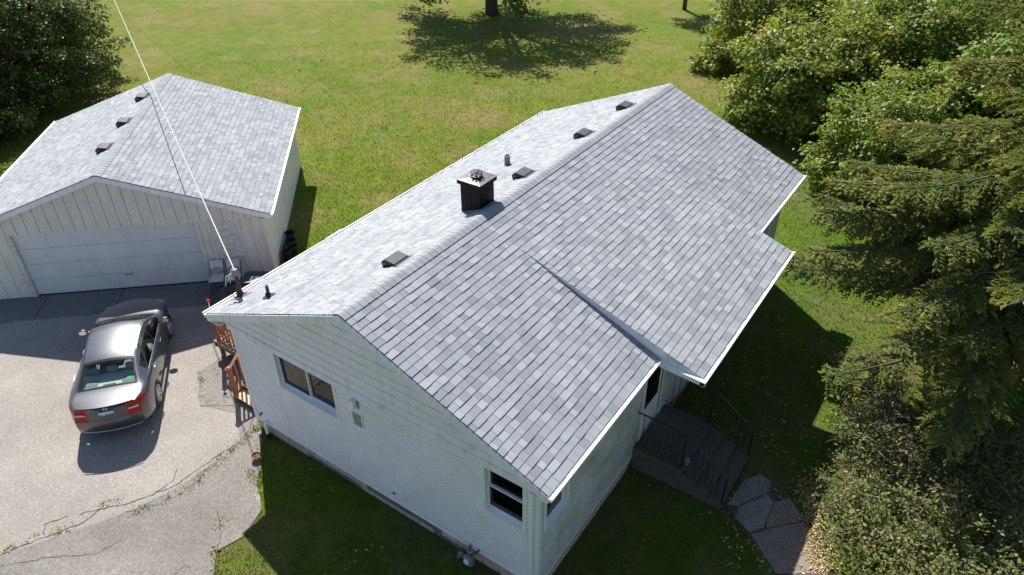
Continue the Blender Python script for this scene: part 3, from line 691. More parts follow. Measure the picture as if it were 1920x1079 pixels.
m = MB(); m.tube([MF @ Vector(p) for p in ((-3.4, -0.02, 0.46), (-3.4, 0.09, 0.47), (-3.4, 0.115, 0.44), (-3.4, 0.115, 0.05))], 0.034, 10); pv = m.build('drain_pipe', MAT['pvc'], house, True, 50)
m = MB(); m.lathe([(0.055, 0.0), (0.055, 0.13), (0.03, 0.15)], 12, Matrix.Translation(MF @ Vector((-3.4, 0.115, 0)))); m.build('pipe_collar', MAT['rubber'], pv)
m = MB(); m.tube([MF @ Vector(p) for p in ((-3.57, 0.0, 0.62), (-3.57, 0.07, 0.60))], 0.018, 8); m.tube([MF @ Vector(p) for p in ((-3.61, 0.075, 0.62), (-3.53, 0.075, 0.58))], 0.01, 6); m.build('hose_tap', MAT['iron'], house)
# ================================================================ the garage
garage = empty('garage', (GX, GY, 0), GA, 'white board garage with grey shingle roof and wide door', 'garage')
GM = Matrix.Translation((GX, GY, 0)) @ Matrix.Rotation(GA, 4, 'Z')
KG = (GZR - GZE) / GW; CG = math.cos(math.atan(KG))
m = MB(); t = 0.012
m.prism([(0.01, GW - 0.01, GZE - t), (0.01, 0, GZR - t), (0.01, -GW + 0.01, GZE - t), (0.01, -GW + 0.01, GZE - 0.12), (0.01, 0, GZR - 0.12), (0.01, GW - 0.01, GZE - 0.12)], (GL - 0.02, 0, 0))
groof = m.build('roof', MAT['felt'], garage)
tabs = shingle_slope((0, -GW, GZE), (1, 0, 0), (0, CG, CG * KG), GL, GW / CG, world=GM) + shingle_slope((0, GW, GZE), (1, 0, 0), (0, -CG, CG * KG), GL, GW / CG, world=GM)
emit_shingles(tabs, groof); ridge_caps(groof, GL, GZR, KG)
for vx, vy in ((6.15, 0.40), (4.0, 0.38), (2.06, 0.38)): roof_vent(garage, vx, vy, GZR, KG)
for sgn in (1, -1):
    gutter(garage, -0.01, GL + 0.01, sgn * (GW + 0.006), GZE, sgn)
    for x in (-0.018, GL - 0.004):
        m = MB(); m.prism([(x, 0, GZR - 0.016), (x, sgn * (GW + 0.004), GZE - 0.016), (x, sgn * (GW + 0.004), GZE - 0.17), (x, 0, GZR - 0.17)], (0.022, 0, 0)); m.build('rake_board', MAT['siding_gable'], garage)
    m = MB(); lo, hi = sorted((sgn * 3.96, sgn * (GW - 0.012))); m.box((0.01, lo, GZE - 0.17), (GL - 0.01, hi, GZE - 0.15)); m.build('soffit', MAT['white_trim'], garage)
    m = MB(); lo, hi = sorted((sgn * (GW - 0.011), sgn * (GW + 0.005))); m.box((0.01, lo, GZE - 0.17), (GL - 0.01, hi, GZE - 0.014)); m.build('fascia', MAT['white_metal'], garage)
GF, GWY = 0.16, 3.97
def gtop(y): return GZR - KG * abs(y) - 0.14
DO = (-2.08, 2.80, 0.0, 2.09); PAN = (-3.22, -2.52, 0.76, 2.09)
MGF = frame((GF, 0, 0), (0, -1, 0), (-1, 0, 0))
core = core_wall('wall', MGF, -GWY, GWY, 0.0, 2.12, [(-DO[1], -DO[0], 0.0, 2.09)], -0.12, -0.002, 'garage_board', garage)
m = MB(); m.prism([(GF + 0.002, GWY, 2.12), (GF + 0.002, GWY, gtop(GWY)), (GF + 0.002, 0, gtop(0)), (GF + 0.002, -GWY, gtop(GWY)), (GF + 0.002, -GWY, 2.12)], (0.11, 0, 0)); gcore = m.build('gable_wall', MAT['garage_board'], garage)
def vboard(y0, y1, z0, zt0, zt1, n, parent, mid=None):
    g_ = 0.009; pts = [(GF - n, y0 + g_, z0), (GF - n, y1 - g_, z0), (GF - n, y1 - g_, zt1)]
    if mid: pts.append((GF - n, 0, mid))
    pts.append((GF - n, y0 + g_, zt0)); b = MB(); b.prism(pts, (n - 0.001, 0, 0), random.random()); b.build('vertical_board', MAT['garage_board'], parent)
w_ = 0.305; ys_ = [-GWY + 0.07] + [(-12.5 + i) * w_ for i in range(26)] + [GWY - 0.07]; ys_ = sorted(y for y in ys_ if abs(y) <= GWY - 0.069)
for a, b in zip(ys_[:-1], ys_[1:]):
    if b - a < 0.05: continue
    vboard(a, b, 2.095 + random.uniform(-0.004, 0.004), gtop(a), gtop(b), 0.028, gcore, gtop(0) if a < 0 < b else None)
for a, b in ((-3.90, -3.62), (-3.62, -3.33), (2.93, 3.24), (3.24, 3.57), (3.57, 3.90)): vboard(a, b, 0.03, 2.085, 2.085, 0.016, core)
for a, b in ((-3.32, -3.225), (-2.515, -2.40), (-2.395, -2.20)): vboard(a, b, 0.03, 2.085, 2.085, 0.018, core)
vboard(-3.225, -2.515, 0.03, 0.755, 0.755, 0.012, core)
m = MB(); m.box((GF - 0.006, -3.215, 0.77), (GF + 0.0, -2.525, 2.085)); m.build('boarded_window', MAT['peeled_board'], core)
m = MB(); m.box((GF - 0.03, -2.195, 0.0), (GF + 0.06, -2.082, 2.088)); m.build('door_jamb', MAT['garage_board'], core)
m = MB(); m.box((GF - 0.03, 2.802, 0.0), (GF + 0.06, 2.925, 2.088)); m.build('door_jamb', MAT['peeled_board'], core)
for sy in (-1, 1):
    m = MB(); lo, hi = sorted((sy * 3.90, sy * 3.99)); m.box((GF - 0.024, lo, 0.02), (GF + 0.012, hi, 2.09)); m.build('corner_board', MAT['garage_board'], core)
gd = empty('garage_door'); gd.parent = garage
for i in range(4):
    m = MB(); z0 = 0.035 + i * 0.513; m.add([(GF + 0.07, -2.075, z0), (GF + 0.07, 2.795, z0), (GF + 0.062, 2.795, z0 + 0.012), (GF + 0.062, -2.075, z0 + 0.012), (GF + 0.060, 2.795, z0 + 0.495), (GF + 0.060, -2.075, z0 + 0.495), (GF + 0.07, 2.795, z0 + 0.506), (GF + 0.07, -2.075, z0 + 0.506), (GF + 0.1, -2.075, z0), (GF + 0.1, 2.795, z0), (GF + 0.1, 2.795, z0 + 0.506), (GF + 0.1, -2.075, z0 + 0.506)],
          [(0, 1, 2, 3), (3, 2, 4, 5), (5, 4, 6, 7), (8, 9, 1, 0), (7, 6, 10, 11), (8, 11, 10, 9)]); m.build('door_panel', MAT['door_paint'], gd)
m = MB(); m.box((GF + 0.095, -2.078, 0.02), (GF + 0.115, 2.798, 2.088)); m.build('door_backing', MAT['felt'], gd)
m = MB(); m.cbox((GF + 0.045, 0.02, 0.47), (GF + 0.062, 0.26, 0.52), 0.004); m.build('door_handle', MAT['deck_grey'], gd)
m = MB(); m.box((GF + 0.055, -2.075, 0.005), (GF + 0.085, 2.795, 0.034)); m.build('bottom_seal', MAT['rubber'], gd)
for sgn in (-1, 1):
    MS = frame((0, sgn * GWY, 0), (1, 0, 0), (0, sgn, 0)); sw = core_wall('wall', MS, GF, GL - GF, 0.0, GZE - 0.15, [], -0.1, -0.002, 'garage_side', garage)
    e_ = list(np.arange(GF + 0.02, GL - GF, w_)) + [GL - GF]
    for a, b in zip(e_[:-1], e_[1:]):
        m = MB(); m.box((a + 0.006, -0.001, 0.06), (b - 0.006, 0.018, GZE - 0.155), random.random(), MS); m.build('vertical_board', MAT['garage_side'], sw)
    m = MB(); m.box((GF, -0.09, -0.2), (GL - GF, 0.02, 0.055), M=MS); m.build('footing', MAT['concrete_block'], sw)
MS = frame((GL - GF, 0, 0), (0, 1, 0), (1, 0, 0)); core_wall('wall', MS, -GWY, GWY, 0.0, 2.12, [], -0.1, -0.002, 'garage_side', garage)
m = MB(); m.prism([(GL - GF - 0.1, GWY, 2.12), (GL - GF - 0.1, GWY, gtop(GWY)), (GL - GF - 0.1, 0, gtop(0)), (GL - GF - 0.1, -GWY, gtop(GWY)), (GL - GF - 0.1, -GWY, 2.12)], (0.098, 0, 0)); m.build('gable_wall', MAT['garage_side'], garage)

# ================================================================ front stoop
stoop = empty('concrete_stoop', (4.85, -4.9, 0), 0, 'dark concrete landing with steps below the front door', 'steps')
def st(lo, hi, name, b=0.012):
    m = MB(); m.cbox(tuple(np.array(lo) - (4.85, -4.9, 0)), tuple(np.array(hi) - (4.85, -4.9, 0)), b); return m.build(name, MAT['stoop'], stoop)
SX0, SX1 = 4.02, 5.66
st((SX0, -4.98, -0.1), (SX1, -3.868, 0.60), 'landing')
for i in range(3): st((SX0, -5.28 - i * 0.31 - 0.015, -0.1), (SX1, -4.983 - i * 0.31, 0.45 - i * 0.15), 'step')
def handrail(x, label):
    r_ = empty('handrail', (x, -4.9, 0), 0, label, 'handrail', 'iron handrails of the front stoop')
    def T(pts, rad, name, n=4): m = MB(); m.tube([(0, p[0] + 4.9, p[1]) for p in pts], rad, n); return m.build(name, MAT['iron'], r_)
    T([(-3.868, 1.62), (-4.98, 1.60), (-5.92, 0.90)], 0.024, 'top_rail'); T([(-3.868, 0.72), (-4.98, 0.70), (-5.90, 0.20)], 0.016, 'bottom_rail')
    for y, z0, z1 in ((-4.94, 0.60, 1.62), (-5.90, 0.0, 0.93)): T([(y, z0), (y, z1)], 0.02, 'post')
    for i in range(7): y = -4.02 - i * 0.13; T([(y, 0.715), (y, 1.612)], 0.008, 'baluster')
    for i in range(6):
        y = -5.10 - i * 0.13; f_ = (y + 4.98) / -0.94; T([(y, 0.70 - f_ * 0.5), (y, 1.60 - f_ * 0.70)], 0.008, 'baluster')
    return r_
handrail(SX0 + 0.05, 'black iron handrail on the near side of the stoop'); handrail(SX1 - 0.05, 'black iron handrail on the far side of the stoop')
# little lantern post cap beside the near rail
lt = empty('garden_lantern', at(1282, 900, 0), 0, 'small grey garden lantern beside the stoop', 'lantern')
m = MB(); m.tube([(0, 0, 0), (0, 0, 0.5)], 0.02, 6); m.build('stake', MAT['iron'], lt)
m = MB(); m.lathe([(0.0, 0.5), (0.06, 0.5), (0.075, 0.62), (0.05, 0.66), (0.0, 0.69)], 12); m.build('lamp_head', MAT['meter_grey'], lt)

# ================================================================ deck and stairs beside the driveway
deck = empty('wooden_deck', (1.4, 5.3, 0), 0, 'reddish cedar deck with railings beside the house', 'deck')
def DK(name, lo, hi, mat='cedar', b=None):
    o_ = np.array((1.4, 5.3, 0)); m = MB()
    if b: m.cbox(tuple(np.array(lo) - o_), tuple(np.array(hi) - o_), b)
    else: m.box(tuple(np.array(lo) - o_), tuple(np.array(hi) - o_))
    return m.build(name, MAT[mat], deck)
def DT(name, pts, rad, mat='cedar', n=6):
    m = MB(); m.tube([Vector(p) - Vector((1.4, 5.3, 0)) for p in pts], rad, n); return m.build(name, MAT[mat], deck)
FZ = 0.52
for i in range(20): DK('deck_board', (1.35, 3.90 + i * 0.142, FZ - 0.03), (6.3, 4.036 + i * 0.142, FZ), 'deck_grey')
for x in (1.37, 3.45, 5.5, 6.24): DK('joist', (x, 3.92, FZ - 0.2), (x + 0.05, 6.7, FZ - 0.031), 'cedar')
DK('rim_joist', (1.35, 6.74, FZ - 0.2), (6.3, 6.78, FZ - 0.002), 'cedar')
for x in (1.45, 3.45, 5.15):
    DK('post', (x - 0.05, 6.62, 0), (x + 0.05, 6.72, 1.52), 'cedar', 0.02)
DK('post', (1.40, 5.15, 0), (1.50, 5.25, 1.45), 'cedar', 0.02)
for i in range(9):
    y = 5.36 + i * 0.138; DK('baluster', (1.43, y - 0.02, 0.62), (1.47, y + 0.02, 1.30))
DK('top_rail', (1.41, 5.25, 1.30), (1.49, 6.62, 1.34)); DK('bottom_rail', (1.42, 5.25, 0.58), (1.48, 6.62, 0.62))
for i in range(25):
    x = 1.6 + i * 0.142
    if abs(x - 3.45) < 0.07 or x > 5.08: continue
    DK('baluster', (x - 0.02, 6.65, 0.62), (x + 0.02, 6.69, 1.10))
for a, b in ((1.5, 3.4), (3.5, 5.1)):
    DK('top_rail', (a, 6.63, 1.10), (b, 6.71, 1.14)); DK('bottom_rail', (a, 6.64, 0.58), (b, 6.70, 0.62))
for i in range(3): DK('stair_tread', (0.52 + i * 0.28, 4.02, 0.13 + i * 0.13), (0.80 + i * 0.28, 5.06, 0.165 + i * 0.13), 'cedar_pale' if i == 0 else 'deck_grey')
for y in (4.02, 5.03): 
    m = MB(); o_ = Vector((1.4, 5.3, 0)); m.prism([Vector(p) - o_ for p in ((0.5, y, 0.0), (1.36, y, 0.0), (1.36, y, 0.5), (1.30, y, 0.5), (0.5, y, 0.13))], (0, 0.03, 0)); m.build('stringer', MAT['cedar'], deck)
DK('stair_post', (0.52, 4.965, 0.0), (0.63, 5.075, 1.04), 'cedar', 0.025)
for z in (0.94, 0.985): DK('post_ring', (0.513, 4.958, z), (0.637, 5.082, z + 0.012), 'cedar')
DT('handrail', [(0.60, 5.02, 0.99), (1.42, 5.19, 1.38)], 0.04, 'cedar_pale', 4)
for i in range(5):
    x = 0.74 + i * 0.145; DK('baluster', (x - 0.018, 5.0 + i * 0.03, 0.16 + i * 0.06), (x + 0.018, 5.036 + i * 0.03, 1.03 + i * 0.068))
DK('stair_post', (0.52, 4.03, 0.0), (0.61, 4.12, 1.0), 'cedar', 0.02); DT('handrail', [(0.56, 4.08, 0.96), (1.42, 4.08, 1.38)], 0.035, 'cedar', 4)
for i in range(5):
    x = 0.74 + i * 0.145; DK('baluster', (x - 0.018, 4.06, 0.16 + i * 0.06), (x + 0.018, 4.10, 1.03 + i * 0.068))

# red ball ornament on a stake tied to the corner post
orn = empty('ball_ornament', (1.45, 6.67, 1.52), 0, 'small red ball on a white stake above the deck corner post', 'ornament')
m = MB(); m.tube([(0, 0, 0), (0.03, 0.03, 0.17)], 0.012, 6); m.build('stake', MAT['pvc'], orn)
m = MB(); m.lathe([(0.0, -0.05), (0.035, -0.036), (0.05, 0.0), (0.035, 0.036), (0.0, 0.05)], 12, Matrix.Translation((0.035, 0.035, 0.21))); m.build('ball', MAT['red_plastic'], orn, True)

# kettle-sized gas grill with hood on the deck, only its top shows over the eave
gr = empty('gas_grill', (5.62, 6.46, FZ), 0.05, 'grey hooded gas grill on the deck behind the house eave', 'grill')
m = MB(); m.box((-0.3, -0.25, 0.15), (0.3, 0.25, 0.8)); m.build('cabinet', MAT['dark_plastic'], gr)
m = MB(); pr = [(-0.27, 0.80), (-0.27, 0.98), (-0.2, 1.10), (-0.05, 1.16), (0.12, 1.14), (0.24, 1.02), (0.27, 0.80)]
m.prism([(-0.31, y, z) for y, z in pr], (0.62, 0, 0)); m.build('hood', MAT['meter_grey'], gr)
for sx in (-1, 1):
    m = MB(); lo, hi = sorted((sx * 0.315, sx * 0.72)); m.cbox((lo, -0.22, 0.80), (hi, 0.22, 0.84), 0.01); m.build('side_shelf', MAT['grey_metal'], gr)
    for sy in (-1, 1): m = MB(); m.tube([(sx * 0.27, sy * 0.2, 0), (sx * 0.27, sy * 0.2, 0.16)], 0.025, 6); m.build('leg', MAT['iron'], gr)

# wheeled bin with a dark lid
bn = empty('recycling_bin', (3.45, 7.55, 0), GA - 0.15, 'blue wheeled bin with black labelled lid between garage and house', 'bin')
m = MB(); A4 = [(-0.24, -0.26), (0.24, -0.26), (0.24, 0.26), (-0.24, 0.26)]; B4 = [(-0.31, -0.36), (0.31, -0.36), (0.31, 0.36), (-0.31, 0.36)]
m.add([(x, y, 0.06) for x, y in A4] + [(x, y, 0.95) for x, y in B4], [(3, 2, 1, 0), (0, 1, 5, 4), (1, 2, 6, 5), (2, 3, 7, 6), (3, 0, 4, 7), (4, 5, 6, 7)]); m.build('body', MAT['blue_plastic'], bn)
m = MB(); m.cbox((-0.335, -0.385, 0.92), (0.335, 0.385, 0.955), 0.012); m.build('rim', MAT['blue_plastic'], bn)
m = MB(); m.cbox((-0.31, -0.36, 0.956), (0.31, 0.33, 1.02), 0.03); lid = m.build('lid', MAT['dark_plastic'], bn)
for a, b in ((-0.16, -0.02), (0.02, 0.10)):
    m = MB(); m.box((-0.18, a, 1.021), (0.02, b, 1.024)); m.build('label', MAT['white_trim'], lid)
for sx in (-1, 1):
    m = MB(); m.lathe([(0.0, -0.02), (0.11, -0.02), (0.11, 0.02), (0.0, 0.02)], 14, Matrix.Translation((sx * 0.24, 0.28, 0.11)) @ Matrix.Rotation(R(90), 4, 'Y')); m.build('wheel', MAT['rubber'], bn)
# round glass patio table
tb = empty('patio_table', (2.75, 7.75, 0), 0, 'round green glass patio table beside the deck', 'table')
m = MB(); m.lathe([(0.0, 0.70), (0.60, 0.70), (0.61, 0.705), (0.60, 0.712), (0.0, 0.712)], 36); m.build('table_top', MAT['table_glass'], tb)
m = MB(); m.lathe([(0.585, 0.695), (0.615, 0.69), (0.62, 0.70), (0.615, 0.716), (0.602, 0.716), (0.612, 0.705), (0.585, 0.697)], 36); m.build('rim', MAT['dark_plastic'], tb)
for i in range(4):
    an = i * math.pi / 2 + 0.5; m = MB(); m.tube([(0.5 * math.cos(an), 0.5 * math.sin(an), 0), (0.42 * math.cos(an), 0.42 * math.sin(an), 0.35), (0.5 * math.cos(an), 0.5 * math.sin(an), 0.69)], 0.016, 6); m.build('leg', MAT['iron'], tb)
# two folding chairs leaning beside the garage door
def fchair(y, label):
    p = gar(-0.02, y); c = empty('folding_chair', (p[0], p[1], 0.024), GA, label, 'chair', 'folding chairs by the garage')
    def T(n, pts, rad, mat='dark_plastic', par=c): m = MB(); m.tube(pts, rad, 6); return m.build(n, MAT[mat], par)
    for sy in (-0.205, 0.205):
        T('rear_upright', [(-0.42, sy, 0.0), (-0.16, sy, 0.44), (0.04, sy, 0.82)], 0.014); T('leg', [(0.04, sy * 0.93, 0.0), (-0.38, sy * 0.93, 0.43)], 0.013)
    T('stretcher', [(-0.33, -0.205, 0.15), (-0.33, 0.205, 0.15)], 0.011); T('stretcher', [(-0.03, -0.19, 0.09), (-0.03, 0.19, 0.09)], 0.011)
    m = MB(); n = 8; V_ = []
    for i in range(n + 1):
        yy = -0.2 + 0.4 * i / n; bow = 0.03 * (1 - (yy / 0.2) ** 2)
        for z, xx in ((0.60 + 0.08 * (1 - (yy / 0.2) ** 2), -0.075), (0.83, 0.035)): V_.append((xx + bow, yy, z)); V_.append((xx + bow + 0.02, yy, z))
    F_ = []
    for i in range(n):
        a = i * 4; b = a + 4; F_ += [(a, b, b + 2, a + 2), (a + 1, a + 3, b + 3, b + 1), (a + 2, b + 2, b + 3, a + 3), (a, a + 1, b + 1, b)]
    m.add(V_, F_); m.build('backrest', MAT['chair_cream'], c)
    m = MB(); m.cbox((-0.50, -0.195, 0.43), (-0.10, 0.195, 0.46), 0.015); m.build('seat', MAT['chair_cream'], c)
fchair(-2.43, 'pale folding chair nearer the garage door, below the boarded window'); fchair(-2.90, 'pale folding chair further from the garage door, nearer the blue bin')
# black nursery pots dumped along the garage side
for i, (px, py, rr, tilt, lb) in enumerate(((546, 452, 0.16, 0.12, 'black plastic nursery pot farthest along the garage side wall'), (547, 466, 0.17, 0.2, 'black plastic nursery pot second in the row along the garage wall'), (550, 478, 0.17, 0.25, 'black plastic nursery pot nearest the roof edge in the garage row'), (540, 488, 0.15, 0.5, 'tipped black nursery pot in the weeds beside the garage wall'))):
    p = at(px, py, 0.0); pt = empty('nursery_pot', (p.x, p.y, 0.0), i * 0.7, lb, 'pot', 'black nursery pots beside the garage')
    m = MB(); m.lathe([(0.0, 0.01), (rr * 0.72, 0.01), (rr, 0.30), (rr * 1.07, 0.30), (rr * 1.07, 0.33), (rr * 0.96, 0.33), (rr * 0.7, 0.05), (0.0, 0.05)], 18); b_ = m.build('pot', MAT['pot_plastic'], pt, True, 40)
    b_.rotation_euler = (tilt * 0.3, 0, 0)
    m = MB(); m.lathe([(0.0, 0.14), (rr * 0.8, 0.13)], 14); m.build('soil', MAT['soil'], b_)
# terracotta pot at the edge of the strip
p = at(482, 862, 0.0); tp = empty('terracotta_pot', (p.x, p.y, 0.015), 0, 'small terracotta pot at the corner of the shaded lawn', 'pot')
m = MB(); m.lathe([(0.0, 0.0), (0.075, 0.0), (0.10, 0.10), (0.112, 0.10), (0.112, 0.13), (0.098, 0.13), (0.09, 0.05), (0.0, 0.05)], 16); m.build('pot_body', MAT['terracotta'], tp, True, 40)
m = MB(); m.lathe([(0.0, 0.105), (0.095, 0.10)], 12); m.build('soil', MAT['soil'], tp)
# gas meter at the foot of the gable wall
gm = empty('gas_meter', (0.08, -2.42, 0), 0, 'grey gas meter with rusty pipes at the gable foundation', 'meter')
m = MB(); m.cbox((-0.11, -0.14, 0.16), (0.07, 0.10, 0.42), 0.04); m.build('meter_body', MAT['meter_grey'], gm)
m = MB(); m.lathe([(0.0, -0.03), (0.07, -0.03), (0.08, 0.0), (0.07, 0.03), (0.0, 0.03)], 14, Matrix.Translation((-0.12, -0.02, 0.31)) @ Matrix.Rotation(R(-90), 4, 'Y')); m.build('dial', MAT['white_trim'], gm)
m = MB(); m.tube([(-0.02, 0.05, 0.40), (-0.02, 0.05, 0.50), (0.02, 0.17, 0.50), (0.02, 0.24, 0.42), (0.02, 0.24, 0.0)], 0.022, 8); m.build('inlet_pipe', MAT['rust'], gm)
m = MB(); m.tube([(-0.02, -0.09, 0.40), (-0.02, -0.09, 0.50), (0.10, -0.16, 0.52), (0.235, -0.16, 0.45)], 0.022, 8); m.build('outlet_pipe', MAT['rust'], gm)
m = MB(); m.lathe([(0.0, 0.0), (0.08, 0.0), (0.09, 0.03), (0.05, 0.06), (0.03, 0.13), (0.0, 0.13)], 14, Matrix.Translation((0.02, 0.24, 0.24)) @ Matrix.Rotation(R(-75), 4, 'Y')); m.build('regulator', MAT['meter_grey'], gm)
m = MB(); m.cbox((0.12, 0.06, 0.36), (0.21, 0.12, 0.5), 0.015); m.build('junction_box', MAT['meter_grey'], gm)

gm.scale = (0.8, 0.8, 0.85)
# ================================================================ service mast, power line and thin wires
mast = empty('service_mast', (0.74, 3.94, ZR - K * 3.94), 0, 'rusty service mast with white cable at the roof corner', 'mast')
m = MB(); m.tube([(0, 0, -0.25), (0.0, 0.0, 0.56)], 0.042, 10); m.build('mast_pipe', MAT['rust'], mast, True, 40)
m = MB(); cs_ = Matrix.Rotation(-math.atan(K), 4, 'X'); m.lathe([(0.0, 0.018), (0.15, 0.014), (0.14, 0.024), (0.085, 0.03), (0.05, 0.16), (0.044, 0.16)], 14, cs_); m.build('boot', MAT['rust'], mast)
m = MB(); m.prism([(-0.16, -0.17, 0.085), (0.16, -0.17, 0.085), (0.16, 0.17, -0.056), (-0.16, 0.17, -0.056)], (0, 0, 0.005)); m.build('flashing', MAT['grey_metal'], mast)
m = MB(); m.lathe([(0.0, 0.70), (0.05, 0.68), (0.065, 0.62), (0.06, 0.55), (0.045, 0.53)], 12); m.build('weatherhead', MAT['grey_metal'], mast)
for a in (0.6, 1.5, 2.4):
    m = MB(); m.tube([(0.0, 0.0, 0.62), (0.12 * math.cos(a) - 0.06, 0.14, 0.52), (0.16 * math.cos(a) - 0.1, 0.12, 0.34), (0.04 * math.cos(a) - 0.1, 0.1, 0.45), (0, 0.09, 0.66)], 0.010, 5); m.build('drip_loop', MAT['rope'], mast)
MT = Vector((0.74, 3.94, ZR - K * 3.94 + 0.66)); POLE = Vector((29.6, 62.2, 7.0))
def cable(a, b, sag, n=60):
    return [Vector(a) + (Vector(b) - Vector(a)) * (i / n) - Vector((0, 0, 4 * sag * (i / n) * (1 - i / n))) for i in range(n + 1)]
def twisted(path, r0, off, turns, ph):
    out = []; L = len(path)
    fine = []
    for a, b in zip(path[:-1], path[1:]):
        for k_ in range(6): fine.append(a + (b - a) * (k_ / 6))
    fine.append(path[-1])
    d = (path[-1] - path[0]).normalized(); s_ = d.cross(Vector((0, 0, 1))).normalized(); u_ = s_.cross(d)
    for i, p in enumerate(fine):
        an = ph + 2 * math.pi * turns * i / len(fine); out.append(p + s_ * (off * math.cos(an)) + u_ * (off * math.sin(an)))
    return out
pl = empty('power_line', MT, 0, 'thick pale twisted power cable running over the garage roof', 'cable')
base = [p - MT for p in cable(MT, POLE, 0.45)]
for ph in (0, 2.1, 4.2):
    m = MB(); m.tube(twisted(base, 0.01, 0.009, 110, ph), 0.0082, 5); m.build('conductor', MAT['rope'], pl)
EV_ = at(812, 338, ZE); 
for dx, pz, lb in ((0.0, 7.0, 'lower thin grey wire crossing the lawn to the eave'), (0.25, 7.45, 'upper thin grey wire crossing the lawn to the eave')):
    a = Vector((EV_.x + dx, HA + 0.02, ZE - 0.02)); wv_ = empty('thin_wire', a, 0, lb, 'wire', 'thin overhead wires')
    m = MB(); m.tube([p - a for p in cable(a, Vector((POLE.x, POLE.y, pz)), 0.5)], 0.0042, 5); m.build('strand', MAT['wire'], wv_)
up = empty('utility_pole', (POLE.x, POLE.y, 0), 0, 'brown utility pole that carries the wires beyond the lawn', 'pole')
m = MB(); m.tube([(0.1, 0.2, -0.5), (0.1, 0.2, 8.6)], [0.16, 0.11], 12); m.build('shaft', MAT['bark'], up)
m = MB(); m.box((-0.6, 0.05, 7.9), (0.8, 0.17, 8.02)); m.build('crossarm', MAT['bark'], up)
# ================================================================ the car
def m_paint():
    k = NT('car_paint'); k.color((0.088, 0.093, 0.103)).set(Metallic=0.8, Roughness=0.42, Coat_Weight=1.0, Coat_Roughness=0.04)
    k.bump(k.noise(900, 1), 0.04, 0.001); MAT['car_paint'] = k.m
    for n_, c_, r_, me_ in (('car_black', (0.01, 0.01, 0.011), 0.45, 0), ('car_seal', (0.012, 0.012, 0.014), 0.3, 0), ('chrome', (0.75, 0.76, 0.78), 0.12, 1.0), ('alloy', (0.55, 0.56, 0.58), 0.35, 0.6), ('tyre', (0.014, 0.014, 0.015), 0.85, 0), ('seat_cloth', (0.24, 0.24, 0.235), 0.9, 0), ('shelf_cloth', (0.55, 0.57, 0.53), 0.9, 0), ('plate_white', (0.62, 0.68, 0.76), 0.5, 0), ('plate_blue', (0.03, 0.06, 0.26), 0.5, 0), ('lamp_white', (0.5, 0.47, 0.45), 0.25, 0), ('sticker_green', (0.0, 0.32, 0.2), 0.5, 0)):
        k = NT(n_); k.color(c_).set(Roughness=r_, Metallic=me_); MAT[n_] = k.m
    k = NT('tail_lamp'); k.color((0.45, 0.003, 0.006)).set(Roughness=0.28, Specular_IOR_Level=0.35); MAT['tail_lamp'] = k.m
m_paint()
def curve(keys):
    X = np.array([a for a, b in keys], float); Y = np.array([b for a, b in keys], float)
    d = np.gradient(Y, X)
    for i in range(1, len(X) - 1):                       # monotone where the keys are
        s0 = (Y[i] - Y[i - 1]) / (X[i] - X[i - 1]); s1 = (Y[i + 1] - Y[i]) / (X[i + 1] - X[i])
        if s0 * s1 <= 0: d[i] = 0
        else: d[i] = math.copysign(min(abs(d[i]), 2.5 * abs(s0), 2.5 * abs(s1)), s0)
    def f(x):
        x = min(max(x, X[0]), X[-1]); i = min(int(np.searchsorted(X, x, 'right')) - 1, len(X) - 2); h = X[i + 1] - X[i]; t = (x - X[i]) / h
        return (2 * t**3 - 3 * t**2 + 1) * Y[i] + (t**3 - 2 * t**2 + t) * h * d[i] + (-2 * t**3 + 3 * t**2) * Y[i + 1] + (t**3 - t**2) * h * d[i + 1]
    return f
cW = curve([(-2.25, .70), (-2.1, .78), (-1.8, .845), (-1.3, .872), (0, .8775), (1.2, .872), (1.7, .845), (2.05, .76), (2.25, .60)])       # half width
cLOW = curve([(-2.25, .30), (-1.9, .24), (-1.3, .19), (1.3, .19), (1.9, .22), (2.25, .26)])
cBELT = curve([(-2.25, .985), (-1.9, 1.005), (-1.4, 1.0), (-0.4, .955), (0.7, .905), (1.2, .885), (1.8, .80), (2.25, .66)])               # shoulder line
cTOP = curve([(-2.25, 1.035), (-2.05, 1.045), (-1.70, 1.075), (-1.35, 1.22), (-0.98, 1.362), (-0.6, 1.42), (-0.2, 1.435), (0.15, 1.425), (0.42, 1.375), (0.8, 1.19), (1.20, .985), (1.5, .945), (1.9, .86), (2.15, .76), (2.25, .68)])
cRAIL = curve([(-2.25, 1.0), (-1.9, 1.03), (-1.72, 1.05), (-1.35, 1.175), (-0.95, 1.300), (-0.5, 1.358), (-0.1, 1.365), (0.25, 1.335), (0.6, 1.215), (1.0, 1.01), (1.22, .93), (1.5, .905), (2.25, .668)])
cRY = curve([(-2.25, .64), (-1.9, .70), (-1.6, .655), (-1.2, .60), (-0.8, .575), (-0.2, .585), (0.3, .61), (0.8, .66), (1.2, .715), (1.6, .72), (2.05, .62), (2.25, .50)])
XB = sorted(set([round(v, 3) for v in np.linspace(-2.25, 2.25, 73)] + [-1.68, -0.99, 0.41, 1.18, 0.92, -1.22, -0.02, 0.03]))
